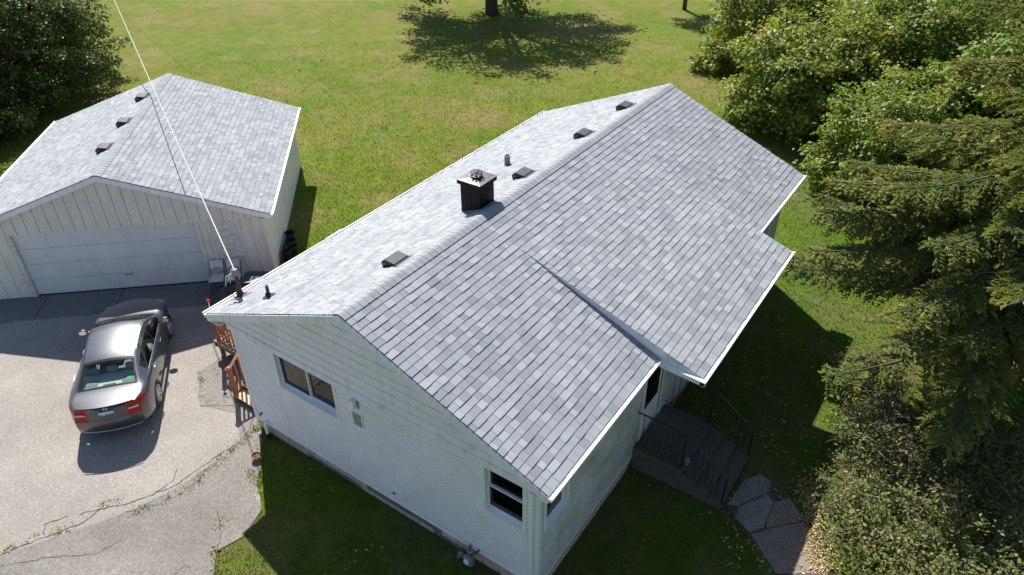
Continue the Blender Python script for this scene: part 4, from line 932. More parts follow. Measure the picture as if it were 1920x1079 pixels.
def section(x):
    W_, lo, be, tp, ra, ry = cW(x), cLOW(x), cBELT(x), cTOP(x), cRAIL(x), cRY(x)
    mid = lo + (be - lo) * 0.52
    ctl = [(W_ - 0.05, lo), (W_ - 0.012, lo + 0.07), (W_ - 0.004, lo + (be - lo) * 0.3), (W_, mid), (W_ - 0.012, be - 0.12), (W_ - 0.035, be - 0.03), (W_ - 0.07, be)]
    yb = W_ - 0.07
    for t in (0.25, 0.5, 0.75, 1.0): ctl.append((yb + (ry - yb) * t + 0.012 * math.sin(math.pi * t), be + (ra - be) * t))
    for t in (0.05, 0.11, 0.4, 0.75, 1.0):
        y = ry * (1 - t); ctl.append((y, ra + (tp - ra) * (1 - (1 - t) ** 2.2)))
    return ctl
NC = 16
bulR = curve([(-2.25, 1), (-1.9, .55), (-1.5, .12), (-1.2, 0), (2.25, 0)]); bulF = curve([(-2.25, 0), (1.0, 0), (1.5, .25), (2.0, .8), (2.25, 1)])
def rear_lean(z): return float(np.interp(z, [0.25, 0.38, 0.60, 0.68, 0.72, 0.95, 1.04], [0.10, 0.02, 0.0, 0.02, 0.085, 0.10, 0.045]))
def cpoint(x, j, sec):
    y, z = sec[j]; w_ = max(cW(x), 1e-3); q = (1 - min(1, y / w_) ** 2)
    sx = x - 0.12 * q * bulR(x) + 0.16 * q * bulF(x)
    if x < -1.9: sx += rear_lean(z) * (-1.9 - x) / 0.35
    return Vector((sx, y, z))
GRID = [[cpoint(x, j, section(x)) for j in range(NC)] for x in XB]
AX_R, AX_F, WR = -1.29, 1.38, 0.345
for col_ in GRID:                                          # snap to the wheel arches
    for j in range(0, 5):
        p = col_[j]
        for ax in (AX_R, AX_F):
            d = Vector((p.x - ax, 0, p.z - 0.315)); L_ = d.length
            if 0.28 < L_ < 0.40: d = d * (WR / L_); p.x = ax + d.x; p.z = max(p.z * 0 + 0.315 + d.z, p.z if p.z > 0.5 else 0.315 + d.z)
def fclass(xa, xb, j):
    xm = (xa + xb) / 2
    if j >= 10:
        if 0.41 < xm < 1.18: return 'windscreen' if j >= 11 else 'body'
        if -1.68 < xm < -0.99:
            return 'rear_seal' if (j == 11 or xm < -1.62 or xm > -1.05) and j >= 11 else ('rear_window' if j >= 11 else 'body')
        return 'body'
    if 6 <= j <= 8:
        if -1.22 < xm < 0.92 and not (-0.02 < xm < 0.03) and cRAIL(xm) - cBELT(xm) > 0.12: return 'side_window'
        if -0.02 < xm < 0.03: return 'pillar'
    if j in (4, 5) and xm < -2.0: return 'tail'
    return 'body'
regs = {}
def addf(key, pts): regs.setdefault(key, MB()).add(pts, [tuple(range(len(pts)))])
for i in range(len(XB) - 1):
    for j in range(NC - 1):
        q = [GRID[i][j], GRID[i + 1][j], GRID[i + 1][j + 1], GRID[i][j + 1]]
        c_ = sum(q, Vector()) / 4
        if j < 5 and any(math.hypot(c_.x - ax, c_.z - 0.315) < WR - 0.012 for ax in (AX_R, AX_F)): continue
        k_ = fclass(XB[i], XB[i + 1], j)
        for s_ in (1, -1):
            pts = [Vector((p.x, p.y * s_, p.z)) for p in q]
            addf(k_ + ('' if k_ in ('body', 'windscreen', 'rear_window', 'rear_seal') else ('_l' if s_ > 0 else '_r')), pts if s_ < 0 else pts[::-1])
# rear and front faces, row by row between the side edges
for end in (0, -1):
    ed = GRID[end][:NC]; nY = 20
    rows = []
    for p in ed[:11]:
        row = []
        for k_ in range(nY + 1):
            y = p.y * (1 - 2 * k_ / nY); q_ = 1 - (y / max(cW(XB[end]), 1e-3)) ** 2; q0 = 1 - (p.y / max(cW(XB[end]), 1e-3)) ** 2
            dx = (-0.12 if end == 0 else 0.16) * (q_ - q0); zz = p.z
            if p.z > ed[6].z - 0.001: zz = p.z + (cTOP(XB[end]) - cRAIL(XB[end])) * 0.0
            row.append(Vector((p.x + dx, y, zz)))
        rows.append(row)
    top = [Vector((p.x, p.y, p.z)) for p in ed[10:]] + [Vector((p.x, -p.y, p.z)) for p in ed[10:-1][::-1]]
    for r_ in range(10):
        for k_ in range(nY):
            q = [rows[r_][k_], rows[r_][k_ + 1], rows[r_ + 1][k_ + 1], rows[r_ + 1][k_]]; c_ = sum(q, Vector()) / 4
            key = 'body'
            if end == 0:
                if 2 < r_ and 0.70 < c_.z < 0.955 and abs(c_.y) > 0.43: key = 'tail_l' if c_.y > 0 else 'tail_r'
            addf(key, q if end else q[::-1])
    cen = sum(rows[10], Vector()) / len(rows[10])
    tp_ = rows[10]
    for k_ in range(len(top) - 1):
        a0 = top[k_]; a1 = top[k_ + 1]
        def low(p): 
            y = p.y; f_ = (ed[10].y - y) / max(2 * ed[10].y, 1e-6) * nY; i_ = min(int(f_), nY - 1); return rows[10][i_].lerp(rows[10][i_ + 1], f_ - i_)
        addf('body', [low(a0), low(a1), a1, a0])
CAR_H = math.atan2(2.15, 1.80)
rt = Vector((math.sin(CAR_H), -math.cos(CAR_H), 0)); hd = Vector((math.cos(CAR_H), math.sin(CAR_H), 0))
CAR_P = Vector((-0.61, 6.484, 0)) - rt * 0.86 + hd * (-AX_R + 0.05) + Vector((RGT.x, RGT.y, 0)) * 0.10
car = empty('parked_car', (CAR_P.x, CAR_P.y, 0.013), CAR_H, 'dark grey sedan parked on the driveway facing the garage', 'car')
def cb(key, name, mat, parent=car, smooth=True, weld=True):
    me = regs[key].mesh(name, smooth)
    if weld:
        import bmesh
        bm = bmesh.new(); bm.from_mesh(me); bmesh.ops.remove_doubles(bm, verts=bm.verts, dist=0.0015); bmesh.ops.recalc_face_normals(bm, faces=bm.faces); bm.to_mesh(me); bm.free()
        if smooth:
            me.polygons.foreach_set('use_smooth', [True] * len(me.polygons))
            try: me.set_sharp_from_angle(angle=R(38))
            except Exception: pass
    return link(name, me, MAT[mat], parent)
body = cb('body', 'body', 'car_paint')
cb('windscreen', 'windscreen', 'car_glass'); rw_ = cb('rear_window', 'rear_window', 'car_glass'); cb('rear_seal', 'seal', 'car_seal', rw_)
for s_ in ('_l', '_r'):
    cb('side_window' + s_, 'side_window', 'car_glass'); cb('pillar' + s_, 'door_pillar', 'car_seal'); tl_ = cb('tail' + s_, 'tail_light', 'tail_lamp')
    sg = 1 if s_ == '_l' else -1
    m = MB(); yy = sg * 0.56
    m.add([(-2.262, sg * 0.44, 0.80), (-2.232, sg * 0.66, 0.805), (-2.225, sg * 0.66, 0.85), (-2.262, sg * 0.44, 0.835), (-2.20, sg * 0.44, 0.80), (-2.18, sg * 0.66, 0.805), (-2.18, sg * 0.66, 0.85), (-2.20, sg * 0.44, 0.835)], [(0, 1, 2, 3), (4, 7, 6, 5), (0, 4, 5, 1), (3, 2, 6, 7), (1, 5, 6, 2), (0, 3, 7, 4)]); m.build('reversing_lamp', MAT['lamp_white'], tl_)
# underside and cabin
m = MB(); m.box((-2.0, -0.78, 0.2), (2.0, 0.78, 0.26)); m.build('underbody', MAT['car_black'], car)
for ax in (AX_R, AX_F):
    for s_ in (1, -1):
        m = MB(); n_ = 18
        for k_ in range(n_):
            a0, a1 = math.pi * k_ / n_ - 0.15 * (1 - 2 * k_ / n_), math.pi * (k_ + 1) / n_ - 0.15 * (1 - 2 * (k_ + 1) / n_)
            P4 = []
            for a in (a0, a1):
                for y in (0.52, 0.868): P4.append((ax + (WR + 0.006) * math.cos(a), s_ * y, 0.315 + (WR + 0.006) * math.sin(a)))
            m.quad(P4[0], P4[1], P4[3], P4[2])
        m.box((ax - 0.34, min(s_ * 0.5, s_ * 0.52), 0.2), (ax + 0.34, max(s_ * 0.5, s_ * 0.52), 0.66)); m.build('wheel_well', MAT['car_black'], car)
        m = MB(); arc = [(ax + (WR + 0.002) * math.cos(a), s_ * (0.866 if ax < 0 else 0.863), 0.315 + (WR + 0.002) * math.sin(a)) for a in np.linspace(-0.25, math.pi + 0.25, 24)]
        m.tube(arc, 0.014, 5); m.build('wheel_arch', MAT['car_paint'], car, True)
        wh = empty('wheel', (ax, s_ * 0.775, 0.315)); wh.parent = car
        Mw = Matrix.Rotation(R(-90) * s_, 4, 'X')
        m = MB(); m.lathe([(0.20, -0.09), (0.27, -0.10), (0.305, -0.085), (0.315, -0.05), (0.315, 0.05), (0.305, 0.085), (0.27, 0.098), (0.205, 0.085)], 32, Mw); m.build('tyre', MAT['tyre'], wh, True, 50)
        m = MB(); m.lathe([(0.207, 0.088), (0.195, 0.078), (0.188, 0.05), (0.0, 0.05)], 28, Mw); m.build('rim', MAT['car_black'], wh)
        m = MB(); m.lathe([(0.208, 0.086), (0.203, 0.095), (0.19, 0.09), (0.186, 0.075)], 28, Mw); m.lathe([(0.0, 0.095), (0.05, 0.093), (0.06, 0.07)], 14, Mw)
        for k_ in range(8):
            an = 2 * math.pi * k_ / 8; ca, sa = math.cos(an), math.sin(an); pts = []
            for r_, hw in ((0.045, 0.02), (0.12, 0.026), (0.195, 0.042)):
                for q_ in (-hw, hw): pts.append(Mw @ Vector((r_ * ca - q_ * sa, r_ * sa + q_ * ca, 0.09 - 0.012 * math.sin((r_ - 0.04) / 0.16 * math.pi))))
            m.add(pts, [(0, 1, 3, 2), (2, 3, 5, 4)])
        m.build('hubcap', MAT['alloy'], wh)
m = MB(); m.box((-1.0, -0.70, 0.25), (1.05, 0.70, 0.32)); m.build('cabin_floor', MAT['car_black'], car)
m = MB(); m.add([(-1.66, -0.60, 1.00), (-1.66, 0.60, 1.00), (-1.02, 0.62, 0.96), (-1.02, -0.62, 0.96), (-1.66, -0.60, 0.9), (-1.66, 0.60, 0.9), (-1.02, 0.62, 0.86), (-1.02, -0.62, 0.86)], [(0, 1, 2, 3), (4, 7, 6, 5), (0, 3, 7, 4), (1, 5, 6, 2), (3, 2, 6, 7), (0, 4, 5, 1)]); ps = m.build('parcel_shelf', MAT['shelf_cloth'], car)
for y in (-0.4, 0.4): m = MB(); m.cbox((-1.5, y - 0.14, 0.985), (-1.28, y + 0.14, 1.0), 0.006); m.build('speaker_grille', MAT['seat_cloth'], ps)
m = MB(); m.cbox((-1.60, -0.13, 0.99), (-1.5, 0.13, 1.03), 0.015); m.build('brake_lamp', MAT['car_black'], ps)
def seat(x, y, w_, name):
    e = empty(name, (x, y, 0)); e.parent = car
    m = MB(); m.cbox((-0.05, -w_ / 2, 0.35), (0.48, w_ / 2, 0.55), 0.04); m.build('cushion', MAT['seat_cloth'], e)
    m = MB(); m.cbox((-0.16, -w_ / 2, 0.5), (-0.02, w_ / 2, 1.0), 0.04, 0.5, Matrix.Rotation(R(-12), 4, 'Y')); m.build('seat_back', MAT['seat_cloth'], e)
    ys_ = (0,) if w_ < 0.7 else (-0.42, 0, 0.42)
    for yy in ys_: m = MB(); m.cbox((-0.34, yy - 0.12, 1.0), (-0.24, yy + 0.12, 1.16), 0.03); m.build('headrest', MAT['seat_cloth'], e)
seat(-0.72, 0, 1.24, 'rear_seat'); seat(0.22, 0.36, 0.48, 'front_seat'); seat(0.22, -0.36, 0.48, 'front_seat')
m = MB(); m.cbox((0.72, -0.66, 0.6), (1.12, 0.66, 0.90), 0.06); m.build('dashboard', MAT['car_black'], car)
m = MB(); m.lathe([(0.17, -0.014), (0.184, 0.0), (0.17, 0.014), (0.156, 0.0), (0.17, -0.014)], 20, Matrix.Translation((0.56, 0.36, 0.86)) @ Matrix.Rotation(R(65), 4, 'Y')); m.build('steering_wheel', MAT['car_black'], car)
# seams, strips, handles, mirrors
def side_pt(x, jf):
    s_ = section(x); j = int(jf); t = jf - j; a, b = s_[j], s_[min(j + 1, NC - 1)]; return (a[0] + (b[0] - a[0]) * t, a[1] + (b[1] - a[1]) * t)
for s_ in (1, -1):
    m = MB(); m.tube([(x, s_ * (side_pt(x, 6.12)[0] + 0.006), side_pt(x, 6.12)[1]) for x in np.linspace(-1.24, 0.98, 26)], 0.011, 5); m.build('window_strip', MAT['chrome'], car, True)
    for x in (-0.03, 0.95, -1.02):
        m = MB(); m.tube([(x + (0.18 * (5 - j) / 5 if x < -1 else 0), s_ * (side_pt(x, j)[0] + 0.001), side_pt(x, j)[1]) for j in np.linspace(0.6 if x > -1 else 3.2, 5.9, 10)], 0.005, 4); m.build('door_seam', MAT['car_seal'], car)
    for x in (-0.92, 0.14):
        y, z = side_pt(x, 4.25); m = MB(); m.tube([(x - 0.10, s_ * (y - 0.005), z - 0.005), (x - 0.08, s_ * (y + 0.03), z), (x + 0.08, s_ * (y + 0.03), z), (x + 0.10, s_ * (y - 0.005), z - 0.005)], 0.014, 6); m.build('door_handle', MAT['chrome'] if x < -0.5 else MAT['car_paint'], car, True)
    mr = MB(); mr.lathe([(0.0, -0.075), (0.055, -0.06), (0.085, -0.02), (0.08, 0.05), (0.072, 0.055)], 14, Matrix.Translation((0.78, s_ * 0.965, 0.985)) @ Matrix.Rotation(R(-90), 4, 'Y') @ Matrix.Diagonal((0.8, 1.25, 1.0, 1.0))); mo = mr.build('door_mirror', MAT['car_black'], car, True, 50)
    m = MB(); m.lathe([(0.0, 0.0), (0.078, 0.0)], 14, Matrix.Translation((0.727, s_ * 0.965, 0.985)) @ Matrix.Rotation(R(-90), 4, 'Y') @ Matrix.Diagonal((0.8, 1.2, 1.0, 1.0))); m.build('mirror_glass', MAT['chrome'], mo)
    m = MB(); m.tube([(0.80, s_ * 0.80, 0.93), (0.80, s_ * 0.90, 0.955)], 0.022, 6); m.build('mirror_stalk', MAT['car_black'], mo)
    m = MB(); m.tube([(x, s_ * (cRY(x) - 0.028), cRAIL(x) + 0.012) for x in np.linspace(-0.96, 0.40, 18)], 0.006, 4); m.build('roof_channel', MAT['car_seal'], car)
m = MB(); m.tube([(-2.25 - 0.12 * (1 - (y / .70) ** 2) + 0.045, y, cTOP(-2.25) - 0.006 + 0.004) for y in np.linspace(-0.6, 0.6, 15)], 0.012, 5); m.build('boot_lip', MAT['car_seal'], car, True)
def rear_x(y, z): return -2.25 - 0.12 * (1 - (y / .70) ** 2) + rear_lean(z) * 1.0
m = MB(); m.tube([(rear_x(y, 0.69) - 0.002, y, 0.685) for y in np.linspace(-0.52, 0.52, 15)], 0.012, 5); m.build('bumper_seam', MAT['car_seal'], car, True)
m = MB(); m.tube([(rear_x(y, 0.33) - 0.0, y, 0.325) for y in np.linspace(-0.62, 0.62, 17)], 0.011, 5); m.build('bumper_trim', MAT['alloy'], car, True)
pz_ = 0.795; px_ = rear_x(0, pz_) - 0.02
m = MB(); m.box((px_ - 0.008, -0.155, pz_ - 0.078), (px_ + 0.01, 0.155, pz_ + 0.078)); pt_ = m.build('number_plate', MAT['plate_white'], car)
def text(body_, size, mat, name, parent, loc, bold=0.0, ext=0.002):
    cu = bpy.data.curves.new(name, 'FONT'); cu.body = body_; cu.size = size; cu.align_x = 'CENTER'; cu.align_y = 'CENTER'; cu.extrude = ext; cu.offset = bold
    ob = bpy.data.objects.new('tmp', cu); COL.objects.link(ob); dg = bpy.context.evaluated_depsgraph_get(); me = bpy.data.meshes.new_from_object(ob.evaluated_get(dg)); bpy.data.objects.remove(ob)
    me.materials.clear(); o = link(name, me, MAT[mat], parent); o.location = loc; o.rotation_euler = (R(90), 0, R(-90)); return o
text('EC 26258', 0.075, 'plate_blue', 'plate_lettering', pt_, (px_ - 0.0105, 0, pz_ - 0.006), 0.002)
text('CIVIC', 0.05, 'chrome', 'badge_lettering', car, (rear_x(0.44, 0.80) - 0.006, 0.42, 0.79), 0.002, 0.004)
ebx = rear_x(0, 0.93) - 0.008; m = MB()                      # emblem: upright letter H in a rounded frame
fr_ = [(0, 0.048, 0.925 + 0.037), (0, 0.040, 0.925 - 0.037), (0, -0.040, 0.925 - 0.037), (0, -0.048, 0.925 + 0.037), (0, 0.048, 0.925 + 0.037)]
m.tube([(ebx, p[1], p[2]) for p in fr_], 0.005, 5); m.tube([(ebx, 0.030, 0.958), (ebx, 0.022, 0.925), (ebx, 0.020, 0.892)], 0.007, 5); m.tube([(ebx, -0.030, 0.958), (ebx, -0.022, 0.925), (ebx, -0.020, 0.892)], 0.007, 5); m.tube([(ebx, 0.022, 0.922), (ebx, -0.022, 0.922)], 0.006, 5); m.build('emblem', MAT['chrome'], car)
m = MB(); zz_ = 1.11
m.quad((-1.585, -0.42, 1.116), (-1.585, -0.53, 1.112), (-1.51, -0.53, 1.14), (-1.51, -0.42, 1.145)); m.build('window_sticker', MAT['sticker_green'], rw_)
for s_ in (1, -1):
    m = MB(); m.lathe([(0.0, -0.05), (0.11, -0.04), (0.13, 0.02), (0.0, 0.06)], 14, Matrix.Translation((2.10, s_ * 0.56, 0.66)) @ Matrix.Rotation(R(90), 4, 'Y') @ Matrix.Diagonal((0.7, 1.4, 1, 1))); m.build('headlight', MAT['lamp_white'], car, True)
# ================================================================ vegetation
def m_leaf(name, stops, trans=0.36, rough=0.5, spec=0.25):
    k = NT(name); c = k.ramp(k.attr(), stops)
    k.color(c).set(Roughness=rough, Specular_IOR_Level=spec)
    tl = k.n('ShaderNodeBsdfTranslucent'); k.l(k.mix(c, (1.25, 1.3, 0.5), 1.0, 'MULTIPLY'), tl.inputs[0])
    mx = k.n('ShaderNodeMixShader'); mx.inputs[0].default_value = trans
    k.l(k.b.outputs[0], mx.inputs[1]); k.l(tl.outputs[0], mx.inputs[2]); k.l(mx.outputs[0], k.out.inputs[0]); MAT[name] = k.m
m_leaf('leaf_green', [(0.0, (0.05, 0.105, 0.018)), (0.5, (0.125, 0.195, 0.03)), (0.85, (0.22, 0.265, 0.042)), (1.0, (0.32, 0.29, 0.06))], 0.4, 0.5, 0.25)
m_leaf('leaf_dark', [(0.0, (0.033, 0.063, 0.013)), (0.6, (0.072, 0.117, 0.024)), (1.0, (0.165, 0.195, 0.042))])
m_leaf('needle', [(0.0, (0.055, 0.102, 0.034)), (0.4, (0.12, 0.168, 0.048)), (0.75, (0.23, 0.235, 0.06)), (1.0, (0.35, 0.285, 0.075))], 0.3, 0.65, 0.15)
m_leaf('leaf_olive', [(0.0, (0.065, 0.095, 0.026)), (0.5, (0.135, 0.16, 0.048)), (0.85, (0.215, 0.205, 0.075)), (1.0, (0.31, 0.245, 0.11))], 0.32, 0.55, 0.2)
m_leaf('fallen', [(0.0, (0.20, 0.12, 0.05)), (0.5, (0.36, 0.28, 0.12)), (1.0, (0.48, 0.42, 0.22))], 0.1, 0.7, 0.3)
m_leaf('weed', [(0.0, (0.06, 0.11, 0.015)), (0.6, (0.11, 0.15, 0.02)), (1.0, (0.26, 0.2, 0.06))], 0.25, 0.6, 0.3)

def unit(a): return a / np.maximum(np.linalg.norm(a, axis=-1, keepdims=True), 1e-9)
def leaves(C_, out, n_per, spread, ln, wd, tone, flat=0.55):
    """rhombic folded leaves around cluster centres C_ (k,3) that face outwards along out (k,3)"""
    k = len(C_); n = k * n_per; c = np.repeat(C_, n_per, 0); o = np.repeat(out, n_per, 0); t = np.repeat(tone, n_per)
    p = c + rng.normal(0, 1, (n, 3)) * spread * np.array([1, 1, flat])
    nrm = unit(0.75 * np.array([0, 0, 1.0]) + 0.55 * o + rng.normal(0, 0.55, (n, 3)))
    ax = rng.normal(0, 1, (n, 3)) + o * 0.6 + np.array([0, 0, -0.35]); ax = unit(ax - nrm * (ax * nrm).sum(1, keepdims=True)); sd = np.cross(nrm, ax)
    L_ = (ln * rng.uniform(0.6, 1.25, (n, 1))); W_ = L_ * wd
    a = p; b = p + ax * L_ * 0.45 + sd * W_ * 0.5 + nrm * L_ * 0.08; d = p + ax * L_ * 0.45 - sd * W_ * 0.5 + nrm * L_ * 0.08; e = p + ax * L_ - nrm * L_ * 0.06
    V_ = np.stack([a, b, e, d], 1).reshape(-1, 3); F_ = np.arange(n * 4).reshape(n, 4)
    return V_, F_, np.clip(t + rng.normal(0, 0.16, n), 0, 1)
def join(chunks):
    V_, F_, T_ = [], [], []; b = 0
    for v, f, t in chunks: V_.append(v); F_.append(f + b); T_.append(t); b += len(v)
    return np.concatenate(V_), np.concatenate(F_), np.concatenate(T_)
def blob_points(bl, dens, inner=0.55, sprigs=True):
    """points in the outer shell of an ellipsoid with lumps and hollows"""
    c = np.array(bl[:3]); r_ = np.array(bl[3:6]); n = int(dens * 4 * math.pi * ((r_[0] * r_[1]) ** 1.6 + (r_[0] * r_[2]) ** 1.6 + (r_[1] * r_[2]) ** 1.6) ** (1 / 1.6) / 3 ** (1 / 1.6))
    d = unit(rng.normal(0, 1, (n, 3))); ph = rng.uniform(0, 6.28, 6)
    lump = 1 + 0.22 * np.sin(d[:, 0] * 5 + ph[0]) * np.sin(d[:, 1] * 5 + ph[1]) + 0.13 * np.sin(d[:, 2] * 7 + d[:, 0] * 6 + ph[2]) + 0.09 * np.sin(d[:, 1] * 13 + ph[3])
    rad = rng.uniform(inner ** 2, 1, n) ** 0.5 * lump
    keep = np.sin(d[:, 0] * 9 + ph[4]) * np.sin(d[:, 1] * 8 + d[:, 2] * 7 + ph[5]) > -0.42
    p = c + d * r_ * rad[:, None]
    if sprigs:                                             # arching shoots that break the outline
        m_ = max(6, n // 26); e = unit(rng.normal(0, 1, (m_, 3)) + np.array([0, 0, 0.25])); k_ = np.arange(6)
        rr = 0.88 + np.outer(rng.uniform(0.25, 0.62, m_), (k_ + 1) / 6); sp_ = c + e[:, None, :] * r_ * rr[:, :, None] + np.array([0, 0, -0.10]) * (k_[None, :, None] / 5) ** 2
        p = np.concatenate([p, sp_.reshape(-1, 3)]); d = np.concatenate([d, np.repeat(e, 6, 0)]); rad = np.concatenate([rad, np.full(m_ * 6, 1.15)]); keep = np.concatenate([keep, np.ones(m_ * 6, bool)])
    ok = keep & (p[:, 2] > 0.12); return p[ok], d[ok], rad[ok]
def tree(name, label, base, blobs, dens=7, n_per=22, ln=0.12, spread=0.2, mat='leaf_green', trunk_r=0.14, cat='tree', group=None, wd=0.62, tone0=0.5, split=1.2, wood='bark', twigs=16, inner=0.55):
    b = Vector(base); e = empty(name, b, 0, label, cat, group); ch = []; tr = MB(); bz = np.array(base)
    top = Vector(np.mean([bl[:3] for bl in blobs], 0)) - b
    fork = Vector((top.x * 0.25, top.y * 0.25, min(split, max(0.3, top.z * 0.5))))
    tr.tube([(0, 0, -0.15), (fork.x * 0.3, fork.y * 0.3, fork.z * 0.45), fork], [trunk_r * 1.25, trunk_r, trunk_r * 0.85], 9)
    tr_o = tr.build('trunk', MAT[wood], e, True); lm = MB()
    for bl in blobs:
        p, d, rad = blob_points(bl, dens, inner)
        if not len(p): continue
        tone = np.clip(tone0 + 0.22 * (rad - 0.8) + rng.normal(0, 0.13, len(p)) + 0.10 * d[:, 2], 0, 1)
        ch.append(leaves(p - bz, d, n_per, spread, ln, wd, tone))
        c = Vector(bl[:3]) - b; mid = fork.lerp(c, 0.5) + Vector((random.uniform(-.2, .2), random.uniform(-.2, .2), 0.15 * (c - fork).length * 0.5))
        rr = trunk_r * 0.55; lm.tube([fork, mid, c], [rr, rr * 0.7, rr * 0.4], 6)
        for i in rng.choice(len(p), min(twigs, len(p)), False):
            q = Vector(p[i] - bz); mm = c.lerp(q, 0.5) + Vector((0, 0, 0.08)); lm.tube([c, mm, q], [rr * 0.35, rr * 0.22, 0.004], 4)
    lm.build('limbs', MAT[wood], e, True)
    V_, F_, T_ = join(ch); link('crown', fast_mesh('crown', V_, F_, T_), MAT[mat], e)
    return e
def around(c, r_, n, jit=0.3):
    """lumpy crown: a core and n smaller lobes about it"""
    out = [(c[0], c[1], c[2], r_[0] * 0.8, r_[1] * 0.8, r_[2] * 0.85)]
    for i in range(n):
        an = 2 * math.pi * i / n + random.uniform(-jit, jit); zz = random.uniform(-0.5, 0.65); k_ = math.sqrt(max(0.15, 1 - zz * zz)) * 0.72
        s_ = random.uniform(0.26, 0.52); out.append((c[0] + r_[0] * k_ * math.cos(an), c[1] + r_[1] * k_ * math.sin(an), c[2] + r_[2] * zz * 0.75, r_[0] * s_, r_[1] * s_, r_[2] * s_))
    return out
WOOD = 'broadleaf trees along the right edge of the lawn'
def thicket(label, x, y, r_, h, dens, tone0, ln, n=10, tr=0.14, name='broadleaf_tree', group=None, **k):
    bl = around((x, y, h * 0.52), (r_, r_, h * 0.5), n)
    for i in range(n):                                     # skirt of low boughs down to the grass
        an = 2 * math.pi * (i + random.random()) / n; bl.append((x + r_ * 0.82 * math.cos(an), y + r_ * 0.82 * math.sin(an), random.uniform(0.5, 1.3), r_ * 0.36, r_ * 0.36, random.uniform(0.55, 0.95)))
    tree(name, label, (x, y, 0), bl, dens=dens, tone0=tone0, ln=ln, trunk_r=tr, group=group or WOOD, **k)
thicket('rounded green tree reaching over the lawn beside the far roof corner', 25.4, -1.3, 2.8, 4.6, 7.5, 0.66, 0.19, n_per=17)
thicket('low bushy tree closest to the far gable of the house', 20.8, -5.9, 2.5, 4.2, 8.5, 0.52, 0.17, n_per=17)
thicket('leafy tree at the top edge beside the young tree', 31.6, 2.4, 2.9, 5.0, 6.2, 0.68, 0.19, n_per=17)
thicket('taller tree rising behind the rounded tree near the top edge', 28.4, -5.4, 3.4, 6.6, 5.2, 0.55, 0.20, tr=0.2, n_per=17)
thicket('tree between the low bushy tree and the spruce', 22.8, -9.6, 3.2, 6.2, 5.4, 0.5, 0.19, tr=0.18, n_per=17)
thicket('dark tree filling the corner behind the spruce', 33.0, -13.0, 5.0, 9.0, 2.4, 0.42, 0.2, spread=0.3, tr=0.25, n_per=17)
thicket('tree at the far back of the right tree line', 40.0, -4.5, 5.0, 8.5, 2.4, 0.5, 0.2, spread=0.3, tr=0.25, n_per=17)
thicket('tree standing behind the spruce trunk', 17.0, -13.2, 3.0, 5.0, 5, 0.42, 0.18, n_per=17)
LT = 'dense trees left behind the garage'
thicket('dense dark tree behind the garage nearest the lawn', 8.6, 30.6, 4.0, 7.0, 4.4, 0.55, 0.16, tr=0.22, name='shade_tree', group=LT, mat='leaf_dark')
thicket('dense dark tree at the left edge behind the garage', 3.4, 28.4, 3.6, 6.4, 4.2, 0.5, 0.16, tr=0.22, name='shade_tree', group=LT, mat='leaf_dark')
thicket('far dense tree in the top left corner', 11.0, 42.5, 5.0, 8.5, 2.6, 0.5, 0.2, spread=0.3, tr=0.25, name='shade_tree', group=LT, mat='leaf_dark')
tree('lawn_tree', 'large tree standing on the lawn whose shadow spreads over the grass', (32.4, 20.2, 0), around((32.8, 20.6, 6.4), (5.6, 5.6, 2.4), 13) + [(29.6, 22.9, 1.75, 0.9, 0.9, 0.75), (31.2, 17.4, 1.5, 0.9, 0.9, 0.75), (29.8, 20.9, 3.2, 1.3, 1.3, 0.9), (31.2, 25.4, 3.0, 1.5, 1.5, 1.0)], dens=1.7, n_per=20, mat='leaf_green', ln=0.22, spread=0.32, trunk_r=0.36, split=2.6, tone0=0.45)
tree('young_tree', 'slender young tree at the top edge of the lawn', (39.6, 10.35, 0), around((39.8, 10.4, 4.4), (1.9, 1.9, 1.8), 7), dens=4, ln=0.18, spread=0.25, trunk_r=0.12, split=2.5)

